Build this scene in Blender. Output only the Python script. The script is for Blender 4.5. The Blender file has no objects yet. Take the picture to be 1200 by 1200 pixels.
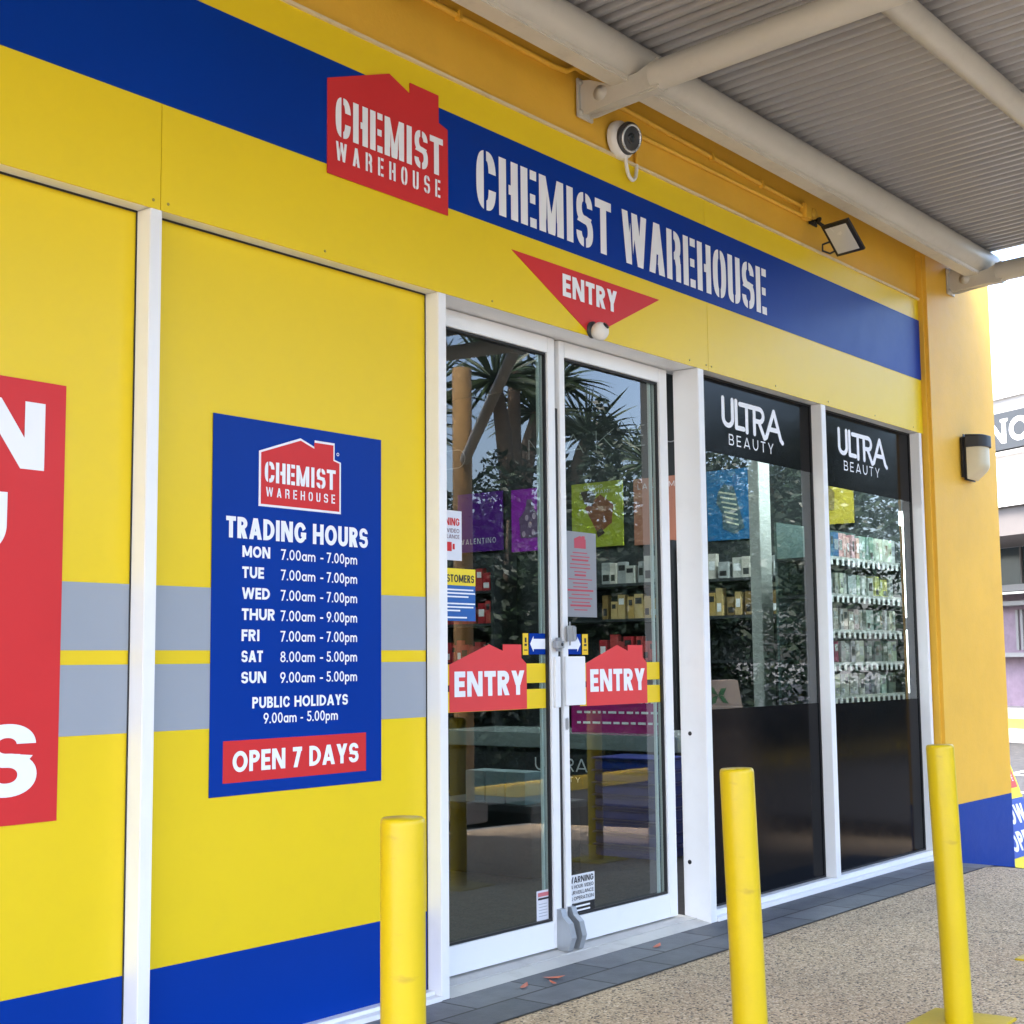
import bpy, bmesh, math, random
from mathutils import Vector, Matrix
from mathutils.geometry import delaunay_2d_cdt
random.seed(7)
SC = bpy.context.scene
COL = SC.collection
R = math.radians
# ------------------------------------------------------------------ camera
cam = bpy.data.cameras.new('camera')
cam.sensor_width = 36.0
cam.lens = 49.84
cam.clip_start = 0.05
cam.clip_end = 2000
camo = bpy.data.objects.new('camera', cam)
COL.objects.link(camo)
_yaw, _pit, _rol = 0.893316, 0.105546, -0.010438
_f = Vector((math.sin(_yaw)*math.cos(_pit), math.cos(_yaw)*math.cos(_pit), math.sin(_pit)))
_r = _f.cross(Vector((0, 0, 1))).normalized()
_u = _r.cross(_f)
_r2 = math.cos(_rol)*_r + math.sin(_rol)*_u
_u2 = -math.sin(_rol)*_r + math.cos(_rol)*_u
camo.matrix_world = Matrix(((_r2.x, _u2.x, -_f.x, 0), (_r2.y, _u2.y, -_f.y, 0), (_r2.z, _u2.z, -_f.z, 1.2), (0, 0, 0, 1)))
SC.camera = camo
# ------------------------------------------------------------------ sky, sun, exposure
SUN_EL, SUN_AZ = R(60), R(-88)           # azimuth from +Y towards +X: a high hazy sun along the shopfront; the canopy keeps the front in open shade
world = bpy.data.worlds.new('World')
SC.world = world
world.use_nodes = True
wn = world.node_tree
bg = wn.nodes['Background']
sky = wn.nodes.new('ShaderNodeTexSky')
sky.sky_type = 'NISHITA'
sky.sun_disc = False
sky.sun_elevation = SUN_EL
sky.sun_rotation = SUN_AZ
sky.air_density = 0.9
sky.dust_density = 4.5
sky.ozone_density = 1.2
wn.links.new(sky.outputs[0], bg.inputs[0])
bg.inputs[1].default_value = 0.15
sl = bpy.data.lights.new('sun', 'SUN')
sl.energy = 2.2
sl.angle = R(25)
sl.color = (1.0, 0.96, 0.90)
so = bpy.data.objects.new('sun', sl)
COL.objects.link(so)
_d = Vector((math.sin(SUN_AZ)*math.cos(SUN_EL), math.cos(SUN_AZ)*math.cos(SUN_EL), math.sin(SUN_EL)))
so.rotation_euler = _d.to_track_quat('Z', 'Y').to_euler()
so.location = (0, 20, 30)
SC.view_settings.view_transform = 'Standard'
SC.view_settings.look = 'None'
SC.view_settings.gamma = 1.0
SC.view_settings.exposure = 3.32
SC.cycles.max_bounces = 10
SC.cycles.transparent_max_bounces = 16
SC.cycles.sample_clamp_indirect = 6.0
# ------------------------------------------------------------------ materials
def s2l(c):
    return tuple(((x/255)/12.92 if x/255 <= .04045 else ((x/255+.055)/1.055)**2.4) for x in c)
class NT:
    def __init__(s, name):
        s.m = bpy.data.materials.new(name)
        s.m.use_nodes = True
        s.t = s.m.node_tree
        s.n = s.t.nodes
        s.p = s.n['Principled BSDF']
        s.out = s.n['Material Output']
    def new(s, typ, **k):
        n = s.n.new(typ)
        for a, v in k.items():
            setattr(n, a, v)
        return n
    def link(s, a, b):
        s.t.links.new(a, b)
    def pos(s):
        return s.new('ShaderNodeNewGeometry').outputs['Position']
    def noise(s, scale, detail=4, rough=.55, vec=None):
        n = s.new('ShaderNodeTexNoise')
        n.inputs['Scale'].default_value = scale
        n.inputs['Detail'].default_value = detail
        n.inputs['Roughness'].default_value = rough
        s.link(vec or s.pos(), n.inputs['Vector'])
        return n.outputs['Fac']
    def ramp(s, fac, stops, interp='LINEAR'):
        n = s.new('ShaderNodeValToRGB')
        n.color_ramp.interpolation = interp
        e = n.color_ramp.elements
        while len(e) < len(stops):
            e.new(.5)
        for i, (p, c) in enumerate(stops):
            e[i].position = p
            e[i].color = (*c, 1) if len(c) == 3 else c
        s.link(fac, n.inputs[0])
        return n.outputs[0]
    def math(s, op, a, b=None):
        n = s.new('ShaderNodeMath', operation=op)
        for i, v in enumerate((a, b)):
            if v is None:
                continue
            if isinstance(v, (int, float)):
                n.inputs[i].default_value = v
            else:
                s.link(v, n.inputs[i])
        return n.outputs[0]
    def mix(s, fac, a, b, typ='MIX'):
        n = s.new('ShaderNodeMix', data_type='RGBA', blend_type=typ)
        for i, v in ((0, fac), (6, a), (7, b)):
            if isinstance(v, (int, float)):
                n.inputs[i].default_value = v
            elif isinstance(v, tuple):
                n.inputs[i].default_value = (*v, 1)
            else:
                s.link(v, n.inputs[i])
        return n.outputs[2]
    def bump(s, h, strength=.2, dist=.01):
        n = s.new('ShaderNodeBump')
        n.inputs['Strength'].default_value = strength
        n.inputs['Distance'].default_value = dist
        s.link(h, n.inputs['Height'])
        s.link(n.outputs[0], s.p.inputs['Normal'])
MATS = {}
def paint(name, col, rough=.4, var=.06, dirt=0.0, bump=0.0, spec=.5, metal=0.0, grain=1.6):
    """painted or printed surface: base colour with faint mottling, smudges and uneven gloss"""
    m = NT(name)
    f = m.noise(grain, 5)
    lo = tuple(max(0, c*(1-var)) for c in col)
    hi = tuple(min(.95, c*(1+var)) for c in col)
    c = m.ramp(f, [(.3, lo), (.7, hi)])
    if dirt:
        d = m.noise(9.0, 8, .7)
        c = m.mix(m.math('MULTIPLY', m.ramp(d, [(.52, (0, 0, 0)), (.75, (1, 1, 1))]), dirt), c, (.11, .09, .07))
    m.link(c, m.p.inputs['Base Color'])
    r = m.noise(14.0, 6, .65)
    rr = m.new('ShaderNodeMapRange')
    rr.inputs[3].default_value = max(.02, rough-.09)
    rr.inputs[4].default_value = min(1, rough+.09)
    m.link(r, rr.inputs[0])
    m.link(rr.outputs[0], m.p.inputs['Roughness'])
    m.p.inputs['Specular IOR Level'].default_value = spec
    m.p.inputs['Metallic'].default_value = metal
    if bump:
        m.bump(m.noise(60, 4), bump, .004)
    MATS[name] = m.m
    return m.m
YEL = (.755, .55, .012)
BLU = (.0003, .033, .275)
RED = (.58, .034, .037)
WHT = (.80, .81, .82)
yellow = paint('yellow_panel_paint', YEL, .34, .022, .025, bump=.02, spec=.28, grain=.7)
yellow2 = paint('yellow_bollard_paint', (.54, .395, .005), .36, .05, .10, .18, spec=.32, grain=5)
def scuffs(mat):
    t = mat.node_tree
    p = t.nodes['Principled BSDF']
    src = p.inputs['Base Color'].links[0].from_socket
    mp = t.nodes.new('ShaderNodeMapping')
    mp.inputs['Scale'].default_value = (11, 11, 26)
    tc_ = t.nodes.new('ShaderNodeTexCoord')
    t.links.new(tc_.outputs['Object'], mp.inputs[0])
    n = t.nodes.new('ShaderNodeTexNoise')
    n.inputs['Scale'].default_value = 1.0
    n.inputs['Detail'].default_value = 6
    t.links.new(mp.outputs[0], n.inputs['Vector'])
    r = t.nodes.new('ShaderNodeValToRGB')
    r.color_ramp.elements[0].position = .66
    r.color_ramp.elements[1].position = .76
    r.color_ramp.elements[1].color = (.38, .38, .38, 1)
    t.links.new(n.outputs['Fac'], r.inputs[0])
    m = t.nodes.new('ShaderNodeMix')
    m.data_type = 'RGBA'
    t.links.new(r.outputs[0], m.inputs[0])
    t.links.new(src, m.inputs[6])
    m.inputs[7].default_value = (.22, .15, .04, 1)
    t.links.new(m.outputs[2], p.inputs['Base Color'])
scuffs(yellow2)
blue = paint('blue_vinyl', BLU, .33, .05, spec=.10)
red = paint('red_vinyl', RED, .34, .05, spec=.15)
redglass = paint('red_sticker', (.68, .045, .05), .4, .04)
grey_v = paint('grey_vinyl', (.30, .335, .385), .38, .03, spec=.28)
white_v = paint('white_vinyl', (.80, .82, .87), .42, .02, spec=.28)
wframe = paint('white_powdercoat', (.78, .79, .80), .32, .03, .05)
sill_m = paint('weathered_sill', (.52, .51, .48), .55, .10, .30, .10)
orange = paint('orange_render', (.72, .41, .035), .55, .06, .06, .25, grain=2.5)
orange_b = paint('blue_skirting_paint', (.001, .040, .25), .5, .06, .05, .2, spec=.15)
cream = paint('cream_trim', (.70, .58, .36), .6, .10, .35, .2)
tubem = paint('cream_grey_steel_paint', (.50, .48, .42), .42, .06, .10, .12)
roofm = paint('grey_zinc_sheet', (.37, .37, .375), .36, .06, .08, 0, .5, .2)
blackm = paint('black_rubber', (.012, .012, .014), .5, .1)
blackgloss = paint('black_window_film', (.003, .0035, .005), .10, .1, spec=.07)
camwhite = paint('camera_white_plastic', (.70, .69, .66), .35, .03, .05)
chrome = paint('bright_metal', (.62, .63, .64), .28, .05, 0, 0, .5, .9)
steel = paint('zinc_lock_metal', (.42, .44, .46), .38, .08, .1, .05, .5, .7)
lensdark = paint('dark_lens_glass', (.010, .012, .018), .08, .1)
lampglass = paint('floodlight_glass', (.74, .75, .72), .25, .05)
lampcream = paint('aged_polycarbonate', (.58, .52, .36), .35, .06, .1)
darkgrey = paint('dark_grey_metal', (.035, .037, .042), .35, .1)
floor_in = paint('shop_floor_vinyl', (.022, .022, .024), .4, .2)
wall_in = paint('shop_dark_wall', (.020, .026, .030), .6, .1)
wall_lt = paint('shop_pale_wall', (.45, .47, .47), .6, .05)
shelf_m = paint('shelf_dark_metal', (.03, .035, .04), .4, .1)
pillar_m = paint('shop_pillar_paint', (.42, .44, .43), .5, .04)
asphalt = paint('asphalt', (.038, .039, .042), .9, .3, .2, .5, spec=.1, grain=9)
concrete = paint('kerb_concrete', (.33, .32, .30), .8, .12, .3, .3)
kerb_y = paint('kerb_yellow_paint', (.60, .42, .05), .6, .12, .35, .2)
linew = paint('road_line_paint', (.62, .62, .60), .7, .1, .3)
farwhite = paint('far_white_render', (.27, .265, .26), .7, .02)
farwin = paint('far_shopfront_glass', (.035, .05, .055), .12, .1)
farsign = paint('far_dark_sign', (.022, .025, .028), .5, .05)
farpink = paint('far_display_pink', (.24, .17, .22), .5, .15, grain=5)
fardark = paint('far_dark_grey', (.10, .09, .085), .6, .1)  # even dark grey for the beam, bars and display items
bark = paint('palm_bark', (.14, .10, .065), .85, .3, .3, .5, grain=8)
def leafmat(name, a, b):
    m = NT(name)
    c = m.ramp(m.noise(1.3, 3), [(.3, a), (.7, b)])
    m.link(c, m.p.inputs['Base Color'])
    m.p.inputs['Roughness'].default_value = .45
    MATS[name] = m.m
    return m.m
leaf_dk = leafmat('dark_hedge_leaf', (.007, .019, .008), (.020, .040, .014))
leaf_palm = leafmat('palm_frond_leaf', (.02, .042, .015), (.05, .075, .022))
leaf_dry = leafmat('dry_leaf', (.45, .10, .05), (.6, .16, .08))
def emit(name, col, s):
    m = NT(name)
    m.p.inputs['Base Color'].default_value = (*col, 1)
    m.p.inputs['Emission Color'].default_value = (*col, 1)
    m.p.inputs['Emission Strength'].default_value = s
    return m.m
tube_light = emit('lit_display_tube', (.95, .97, 1.0), 1.6)
ceil_light = emit('lit_ceiling_panel', (.95, .98, 1.0), 6.0)
shelf_fill_light = emit('added_shelf_fill', (.95, .98, 1.0), 22.0)  # added fill glow that brightens the shelves behind the second window
def glassmat(name, tint, k):
    m = NT(name)
    tr = m.new('ShaderNodeBsdfTransparent')
    tr.inputs[0].default_value = (*tint, 1)
    gl = m.new('ShaderNodeBsdfGlossy')
    gl.inputs['Roughness'].default_value = 0.0
    gl.inputs['Color'].default_value = (.95, .97, 1, 1)
    fr = m.new('ShaderNodeFresnel')
    fr.inputs[0].default_value = 1.52
    bf = m.new('ShaderNodeNewGeometry').outputs['Backfacing']
    fac = m.math('MULTIPLY', m.math('MINIMUM', m.math('MULTIPLY', fr.outputs[0], k), 1.0), m.math('SUBTRACT', 1.0, bf))
    mx = m.new('ShaderNodeMixShader')
    m.link(fac, mx.inputs[0])
    m.link(tr.outputs[0], mx.inputs[1])
    m.link(gl.outputs[0], mx.inputs[2])
    m.link(mx.outputs[0], m.out.inputs[0])
    m.n.remove(m.p)
    return m.m
glass = glassmat('window_glass', (.76, .83, .81), 1.45)
def aggregate():
    m = NT('exposed_aggregate')
    v = m.new('ShaderNodeTexVoronoi', feature='F1')
    v.inputs['Scale'].default_value = 135
    v.inputs['Randomness'].default_value = 1
    pos = m.pos()
    wob = m.new('ShaderNodeVectorMath', operation='ADD')
    m.link(pos, wob.inputs[0])
    m.link(pos, v.inputs['Vector'])
    sep = m.new('ShaderNodeSeparateColor')
    m.link(v.outputs['Color'], sep.inputs[0])
    c = m.ramp(sep.outputs[0], [(0, (.08, .06, .04)), (.10, (.15, .11, .075)), (.16, (.44, .32, .19)), (.45, (.54, .405, .25)), (.70, (.63, .49, .315)), (.93, (.74, .62, .43))], 'CONSTANT')
    edge = m.ramp(v.outputs['Distance'], [(.0, (0, 0, 0)), (.55, (0, 0, 0)), (.9, (1, 1, 1))])
    c = m.mix(m.math('MULTIPLY', edge, .35), c, (.25, .21, .17))
    big = m.ramp(m.noise(1.1, 5), [(.3, (.86, .86, .86)), (.7, (1.06, 1.05, 1.04))])
    c = m.mix(1.0, c, big, 'MULTIPLY')
    st = m.ramp(m.noise(4.0, 7, .7), [(.55, (1, 1, 1)), (.8, (.62, .60, .58))])
    c = m.mix(1.0, c, st, 'MULTIPLY')
    m.link(c, m.p.inputs['Base Color'])
    m.p.inputs['Roughness'].default_value = .72
    m.bump(m.math('SUBTRACT', 1.0, v.outputs['Distance']), .55, .006)
    return m.m
agg = aggregate()
def pavermat():
    m = NT('slate_pavers')
    b = m.new('ShaderNodeTexBrick')
    b.offset = .5
    b.inputs['Scale'].default_value = 1.0
    b.inputs['Mortar Size'].default_value = .006
    b.inputs['Brick Width'].default_value = .40
    b.inputs['Row Height'].default_value = .179
    b.inputs['Color1'].default_value = (.080, .090, .105, 1)
    b.inputs['Color2'].default_value = (.15, .16, .175, 1)
    b.inputs['Mortar'].default_value = (.022, .022, .024, 1)
    mp = m.new('ShaderNodeMapping')
    mp.inputs['Location'].default_value = (.13, -3.111, 0)
    m.link(m.pos(), mp.inputs[0])
    m.link(mp.outputs[0], b.inputs['Vector'])
    n = m.ramp(m.noise(6, 8, .7), [(.3, (.75, .76, .78)), (.72, (1.25, 1.24, 1.22))])
    c = m.mix(1.0, b.outputs['Color'], n, 'MULTIPLY')
    m.link(c, m.p.inputs['Base Color'])
    m.p.inputs['Roughness'].default_value = .6
    m.bump(m.noise(40, 6, .7), .35, .006)
    return m.m
pavers = pavermat()
_pc = {}
def flat(col, rough=.4):
    k = (tuple(round(c, 3) for c in col), rough)
    if k not in _pc:
        _pc[k] = paint('print_colour', col, rough, .05)
    return _pc[k]
# ------------------------------------------------------------------ mesh helpers
class MB:
    def __init__(s):
        s.v, s.f, s.sm = [], [], []
    def add(s, vs, fs, smooth=False):
        o = len(s.v)
        s.v += [Vector(v) for v in vs]
        s.f += [tuple(i+o for i in f) for f in fs]
        s.sm += [smooth]*len(fs)
        return s
    def box(s, x0, x1, y0, y1, z0, z1, bev=0.0):
        if bev <= 0:
            vs = [(x, y, z) for z in (z0, z1) for y in (y0, y1) for x in (x0, x1)]
            return s.add(vs, [(0, 2, 3, 1), (4, 5, 7, 6), (0, 1, 5, 4), (2, 6, 7, 3), (0, 4, 6, 2), (1, 3, 7, 5)])
        bm = bmesh.new()
        bmesh.ops.create_cube(bm, size=1)
        for v in bm.verts:
            v.co = Vector(((x0+x1)/2+v.co.x*(x1-x0), (y0+y1)/2+v.co.y*(y1-y0), (z0+z1)/2+v.co.z*(z1-z0)))
        bmesh.ops.bevel(bm, geom=bm.edges[:], offset=min(bev, .45*min(x1-x0, y1-y0, z1-z0)), segments=2, affect='EDGES')
        bm.verts.index_update()
        s.add([v.co.copy() for v in bm.verts], [[v.index for v in f.verts] for f in bm.faces])
        bm.free()
        return s
    def tube(s, pts, r, n=16, caps=True):
        pts = [Vector(p) for p in pts]
        rs = r if isinstance(r, (list, tuple)) else [r]*len(pts)
        rings = []
        up = None
        for i, p in enumerate(pts):
            t = (pts[min(i+1, len(pts)-1)]-pts[max(i-1, 0)]).normalized()
            if up is None:
                up = Vector((0, 0, 1)) if abs(t.z) < .9 else Vector((1, 0, 0))
            a = t.cross(up).normalized()
            up = a.cross(t).normalized()
            rings.append([p+rs[i]*(math.cos(2*math.pi*k/n)*a+math.sin(2*math.pi*k/n)*up) for k in range(n)])
        vs = [v for g in rings for v in g]
        fs = [(i*n+k, i*n+(k+1) % n, (i+1)*n+(k+1) % n, (i+1)*n+k) for i in range(len(pts)-1) for k in range(n)]
        s.add(vs, fs, True)
        if caps:
            s.add(rings[0], [tuple(range(n))[::-1]])
            s.add(rings[-1], [tuple(range(n))])
        return s
    def lathe(s, c, axis, prof, n=32):
        """prof: list of (distance along axis, radius)"""
        axis = Vector(axis).normalized()
        return s.tube_prof(Vector(c), axis, prof, n)
    def tube_prof(s, c, ax, prof, n):
        a = ax.cross(Vector((0, 0, 1)) if abs(ax.z) < .9 else Vector((1, 0, 0))).normalized()
        b = a.cross(ax).normalized()
        vs = [c+ax*h+max(r, 1e-4)*(math.cos(2*math.pi*k/n)*a+math.sin(2*math.pi*k/n)*b) for h, r in prof for k in range(n)]
        fs = [(i*n+k, i*n+(k+1) % n, (i+1)*n+(k+1) % n, (i+1)*n+k) for i in range(len(prof)-1) for k in range(n)]
        s.add(vs, fs, True)
        return s
    def prism(s, poly, frame, d):
        """polygon of (u,v) in a frame, extruded backwards by d"""
        o, u, v = frame
        nrm = u.cross(v)
        a = [o+u*p[0]+v*p[1] for p in poly]
        b = [q-nrm*d for q in a]
        n = len(a)
        s.add(a+b, [tuple(range(n)), tuple(range(2*n-1, n-1, -1))]+[(i, i+n, (i+1) % n+n, (i+1) % n) for i in range(n)])
        return s
    def quadplate(s, a, b, c, d, th):
        a, b, c, d = map(Vector, (a, b, c, d))
        nrm = (b-a).cross(d-a).normalized()
        vs = [a, b, c, d]+[q-nrm*th for q in (a, b, c, d)]
        return s.add(vs, [(0, 1, 2, 3), (7, 6, 5, 4), (0, 4, 5, 1), (1, 5, 6, 2), (2, 6, 7, 3), (3, 7, 4, 0)])
    def build(s, name, mat, parent=None, label=None, fix=True):
        me = bpy.data.meshes.new(name)
        base = Vector((0, 0, 0))
        q = parent
        while q is not None:
            base += q.location
            q = q.parent
        me.from_pydata([v-base for v in s.v], [], s.f)
        for p, sm in zip(me.polygons, s.sm):
            p.use_smooth = sm
        if fix:
            bm = bmesh.new()
            bm.from_mesh(me)
            bmesh.ops.recalc_face_normals(bm, faces=bm.faces[:])
            bm.to_mesh(me)
            bm.free()
        me.materials.append(mat)
        o = bpy.data.objects.new(name, me)
        COL.objects.link(o)
        if parent is not None:
            o.parent = parent
        if label:
            o['label'] = label
        return o
def tag(o, label, cat, group=None):
    o['label'] = label
    o['category'] = cat
    if group:
        o['group'] = group
    return o
def thing(name, loc, label, cat, group=None):
    o = bpy.data.objects.new(name, None)
    o.empty_display_size = .1
    COL.objects.link(o)
    o.location = loc
    return tag(o, label, cat, group)
def struct(name, mb, mat):
    o = mb.build(name, mat)
    o['kind'] = 'structure'
    return o
def copy_tree(o, parent=None):
    c = o.copy()
    COL.objects.link(c)
    c.parent = parent
    for ch in list(o.children):
        copy_tree(ch, c)
    return c
def FR(o, u, v):
    return (Vector(o), Vector(u), Vector(v))
def face_front(y):        # a frame lying on a plane that faces the street (-y): u = x, v = z
    return FR((0, y, 0), (1, 0, 0), (0, 0, 1))
def face_left(x):         # a plane facing -x: u = -y, v = z
    return FR((x, 0, 0), (0, -1, 0), (0, 0, 1))
# ------------------------------------------------------------------ lettering (own stroke letters)
def rc(x0, y0, x1, y1):
    return [(x0, y0), (x1, y0), (x1, y1), (x0, y1)]
def para(x0, y0, x1, y1, hw):
    return [(x0-hw/2, y0), (x0+hw/2, y0), (x1+hw/2, y1), (x1-hw/2, y1)]
def se(cx, cy, rx, ry, n=2.0, a0=0, a1=360, N=44):
    out = []
    for i in range(N+(0 if a1-a0 >= 360 else 1)):
        a = R(a0+(a1-a0)*i/N)
        c, s = math.cos(a), math.sin(a)
        out.append((cx+rx*math.copysign(abs(c)**(2/n), c), cy+ry*math.copysign(abs(s)**(2/n), s)))
    return out
def dsh(x0, y0, x1, y1, n=2.0):
    ry = (y1-y0)/2
    rx = min((x1-x0)*.75, ry*1.15)
    return [(x0, y0), (x1-rx, y0)]+se(x1-rx, (y0+y1)/2, rx, ry, n, -90, 90, 22)[1:-1]+[(x1-rx, y1), (x0, y1)]
def stroke(path, t):
    L, Rr = [], []
    for i, p in enumerate(path):
        a, b = path[max(0, i-1)], path[min(len(path)-1, i+1)]
        dx, dy = b[0]-a[0], b[1]-a[1]
        l = math.hypot(dx, dy) or 1
        L.append((p[0]-dy/l*t/2, p[1]+dx/l*t/2))
        Rr.append((p[0]+dy/l*t/2, p[1]-dx/l*t/2))
    return L+Rr[::-1]
def spine(path, t):
    q = stroke(path, t)
    n = len(path)
    L, Rr = q[:n], q[n:][::-1]
    return [[L[i], L[i+1], Rr[i+1], Rr[i]] for i in range(n-1)]
NATW = dict(A=.78, B=.60, C=.72, D=.70, E=.52, F=.50, G=.78, H=.72, I=.0, J=.45, K=.68, L=.48, M=.90, N=.76, O=.82, P=.58, R=.62, S=.62, T=.58, U=.68, V=.74, W=1.10, X=.70, Y=.70, Z=.62,
            a=.56, m=.86, p=.56)
NATW.update({'0': .58, '1': .34, '2': .56, '3': .56, '4': .62, '5': .56, '6': .58, '7': .54, '8': .58, '9': .58, '.': 0, '-': .30, ' ': .26, '&': .70})
CONW = dict(A=.44, C=.42, E=.36, H=.42, I=.0, M=.58, O=.42, R=.42, S=.42, T=.42, U=.40, W=.66)
def glyph(ch, w, t, b, st, n):
    """ops in a box w x 1: ('+'/'-', polygon); the last one that covers a spot decides"""
    P = []
    add = lambda p: P.append((1, p))
    sub = lambda p: P.append((0, p))
    g = t*.34
    if ch == 'I':
        add(rc(0, 0, t, 1))
    elif ch in 'EF':
        add(rc(0, 0, t, 1)); add(rc(0, 1-b, w, 1)); add(rc(0, .5-b/2, w*.93, .5+b/2))
        if ch == 'E':
            add(rc(0, 0, w, b))
        if st:
            sub(rc(t, -.1, t+g, 1.1))
    elif ch == 'H':
        add(rc(0, 0, t, 1)); add(rc(w-t, 0, w, 1)); add(rc(0, .5-b/2, w, .5+b/2))
        if st:
            sub(rc(t, .3, t+g, .7))
    elif ch == 'L':
        add(rc(0, 0, t, 1)); add(rc(0, 0, w, b))
    elif ch == 'T':
        add(rc(0, 1-b, w, 1)); add(rc(w/2-t/2, 0, w/2+t/2, 1))
    elif ch in 'AV':
        hw, a = t*1.08, t*.56
        c = w/2
        ap = (c-hw)/(c-a) if c > a else 1
        pts = [[(0, 0), (w, 0), (c+a, 1), (c-a, 1)], [(hw, -.02), (w-hw, -.02), (c, ap)]]
        if ch == 'V':
            pts = [[(x, 1-y) for x, y in q] for q in pts]
        add(pts[0]); sub(pts[1])
        if ch == 'A':
            y0, y1 = .19, .19+b*.9
            if ap > y1+.03:
                xa = hw+(c-a)*y0; xb = hw+(c-a)*y1
                add([(xa-.02, y0), (w-xa+.02, y0), (w-xb+.02, y1), (xb-.02, y1)])
                if st:
                    sub([(xa, y0-.05), (xa+g*.9, y0-.05), (xb+g*.9, y1+.05), (xb, y1+.05)])
    elif ch == 'W':
        hw = t*1.0
        q = [0+hw/2, w*.27, w*.5, w*.73, w-hw/2]
        add(para(q[1], 0, q[0], 1, hw)); add(para(q[1], 0, q[2], 1, hw)); add(para(q[3], 0, q[2], 1, hw)); add(para(q[3], 0, q[4], 1, hw))
        if st:
            sub(para(q[1]+hw*.62, -.02, q[2]-hw*.62, 1.02, g*.75))
    elif ch == 'M':
        add(rc(0, 0, t, 1)); add(rc(w-t, 0, w, 1))
        k = .0 if st else .12
        add(para(w/2, k, t/2, 1, t)); add(para(w/2, k, w-t/2, 1, t))
        if st:
            sub([(t, -.02), (t+g*.8, -.02), (t+g*.5, .68)]); sub([(w-t-g*.8, -.02), (w-t, -.02), (w-t-g*.3, .68)])
    elif ch == 'N':
        add(rc(0, 0, t, 1)); add(rc(w-t, 0, w, 1)); add(para(w-t*.6, 0, t*.6, 1, t*1.15))
    elif ch in 'OCG' or ch == '0':
        add(se(w/2, .5, w/2, .5, n)); sub(se(w/2, .5, w/2-t, .5-b, n))
        if ch == 'C':
            sub(rc(w-t-.02, .36, w+.1, .64) if st else [(w*.62, .5), (w+.1, .20), (w+.1, .80)])
        if ch == 'G':
            sub([(w*.55, .52), (w+.1, .52), (w+.1, .80)])
            add(rc(w*.55, .52-b, w-.01, .52)); add(rc(w-t*.95, .2, w-.01, .5))
        if st:
            x = t if ch == 'C' else w/2-g/2
            sub(rc(x, -.1, x+g, 1.1))
    elif ch == 'U':
        r = min(.5, w/2)
        add(rc(0, r, t, 1)); add(rc(w-t, r, w, 1)); add(se(w/2, r, w/2, r, n, 180, 360)); sub(se(w/2, r, w/2-t, r-b, n, 180, 360)); sub(rc(t, r-.001, w-t, 1.1))
        if st:
            sub(rc(w/2-g/2, -.1, w/2+g/2, .5))
    elif ch == 'J':
        r = .3
        add(rc(w-t, r, w, 1)); add(se(w/2, r, w/2, r, 2, 190, 360)); sub(se(w/2, r, w/2-t, r-b, 2, 170, 360))
    elif ch == 'S':
        t = min(t, w*.32)
        bs = min(b*.96, .19)
        ry = (1+bs)/4
        yt, yb = 1-ry, ry
        ns = max(2.15, n-.3)
        add(se(w/2, yt, w*.48, ry, ns)); sub(se(w/2, yt, w*.48-t, ry-bs, ns))
        sub([(w*.5, .5+bs*.5), (w+.1, .5+bs*.2), (w+.1, yt+.02), (w*.5, yt+.02)])
        add([(w*.5, .5-bs/2), (w*.5, .5+bs/2), (w*.72, .5+bs*.42), (w*.72, .5-bs/2)])
        low = [(1, se(w/2, yb, w*.5, ry, ns)), (0, se(w/2, yb, w*.5-t, ry-bs, ns))]
        P.extend(low)
        sub([(w*.5, .5-bs*.5), (w*.5, yb-.02), (-.1, yb-.02), (-.1, .5-bs*.2)])
        # give back the lower left bend of the upper bowl
        bend = [(w/2-(w*.48)*math.sin(R(a)), yt-ry*math.cos(R(a))) for a in range(0, 91, 9)]
        inn_ = [(w/2-(w*.48-t)*math.sin(R(a)), yt-(ry-bs)*math.cos(R(a))) for a in range(0, 91, 9)]
        for q in range(10):
            add([bend[q], bend[q+1], inn_[q+1], inn_[q]])
        if st:
            sub(rc(w/2-g/2, .70, w/2+g/2, 1.1)); sub(rc(w/2-g/2, -.1, w/2+g/2, .30))
    elif ch in 'DP':
        y0 = 0 if ch == 'D' else .40
        add(dsh(0, y0, w, 1)); sub(dsh(t, y0+b, w-t, 1-b))
        if ch == 'P':
            add(rc(0, 0, t, 1))
    elif ch == 'B':
        add(dsh(0, 0, w, .56)); add(dsh(0, .48, w*.92, 1)); sub(dsh(t, b, w-t, .5-b*.42)); sub(dsh(t, .5+b*.42, w*.92-t, 1-b))
    elif ch == 'R':
        add(dsh(0, .42, w*.96, 1, n)); sub(dsh(t, .42+b*.9, w*.96-t, 1-b, n)); 
        if st:
            add(rc(w-t*1.05, 0, w-.02, .38)); add([(w-t*1.05, .30), (w-.02, .30), (w*.90, .52), (w*.5, .52)])
            add(rc(0, 0, t, 1)); sub(rc(t, -.1, t+g, 1.1))
        else:
            add(para(w-t*.62, 0, w*.46, .5, t*1.15)); add(rc(0, 0, t, 1))
    elif ch == 'K':
        add(rc(0, 0, t, 1)); add(para(t*.7, .36, w-t*.7, 1, t*1.3)); add(para(w-t*.65, 0, w*.40, .62, t*1.25))
    elif ch == 'X':
        add(para(t*.6, 0, w-t*.6, 1, t*1.2)); add(para(w-t*.6, 0, t*.6, 1, t*1.2))
    elif ch == 'Y':
        add(para(w/2, .40, t*.6, 1, t*1.15)); add(para(w/2, .40, w-t*.6, 1, t*1.15)); add(rc(w/2-t/2, 0, w/2+t/2, .46))
    elif ch == 'Z':
        add(rc(0, 0, w, b)); add(rc(0, 1-b, w, 1)); add(para(t*.6, 0, w-t*.6, 1, t*1.2))
    elif ch == '.':
        add(rc(0, 0, t, t))
    elif ch == '-':
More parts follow.
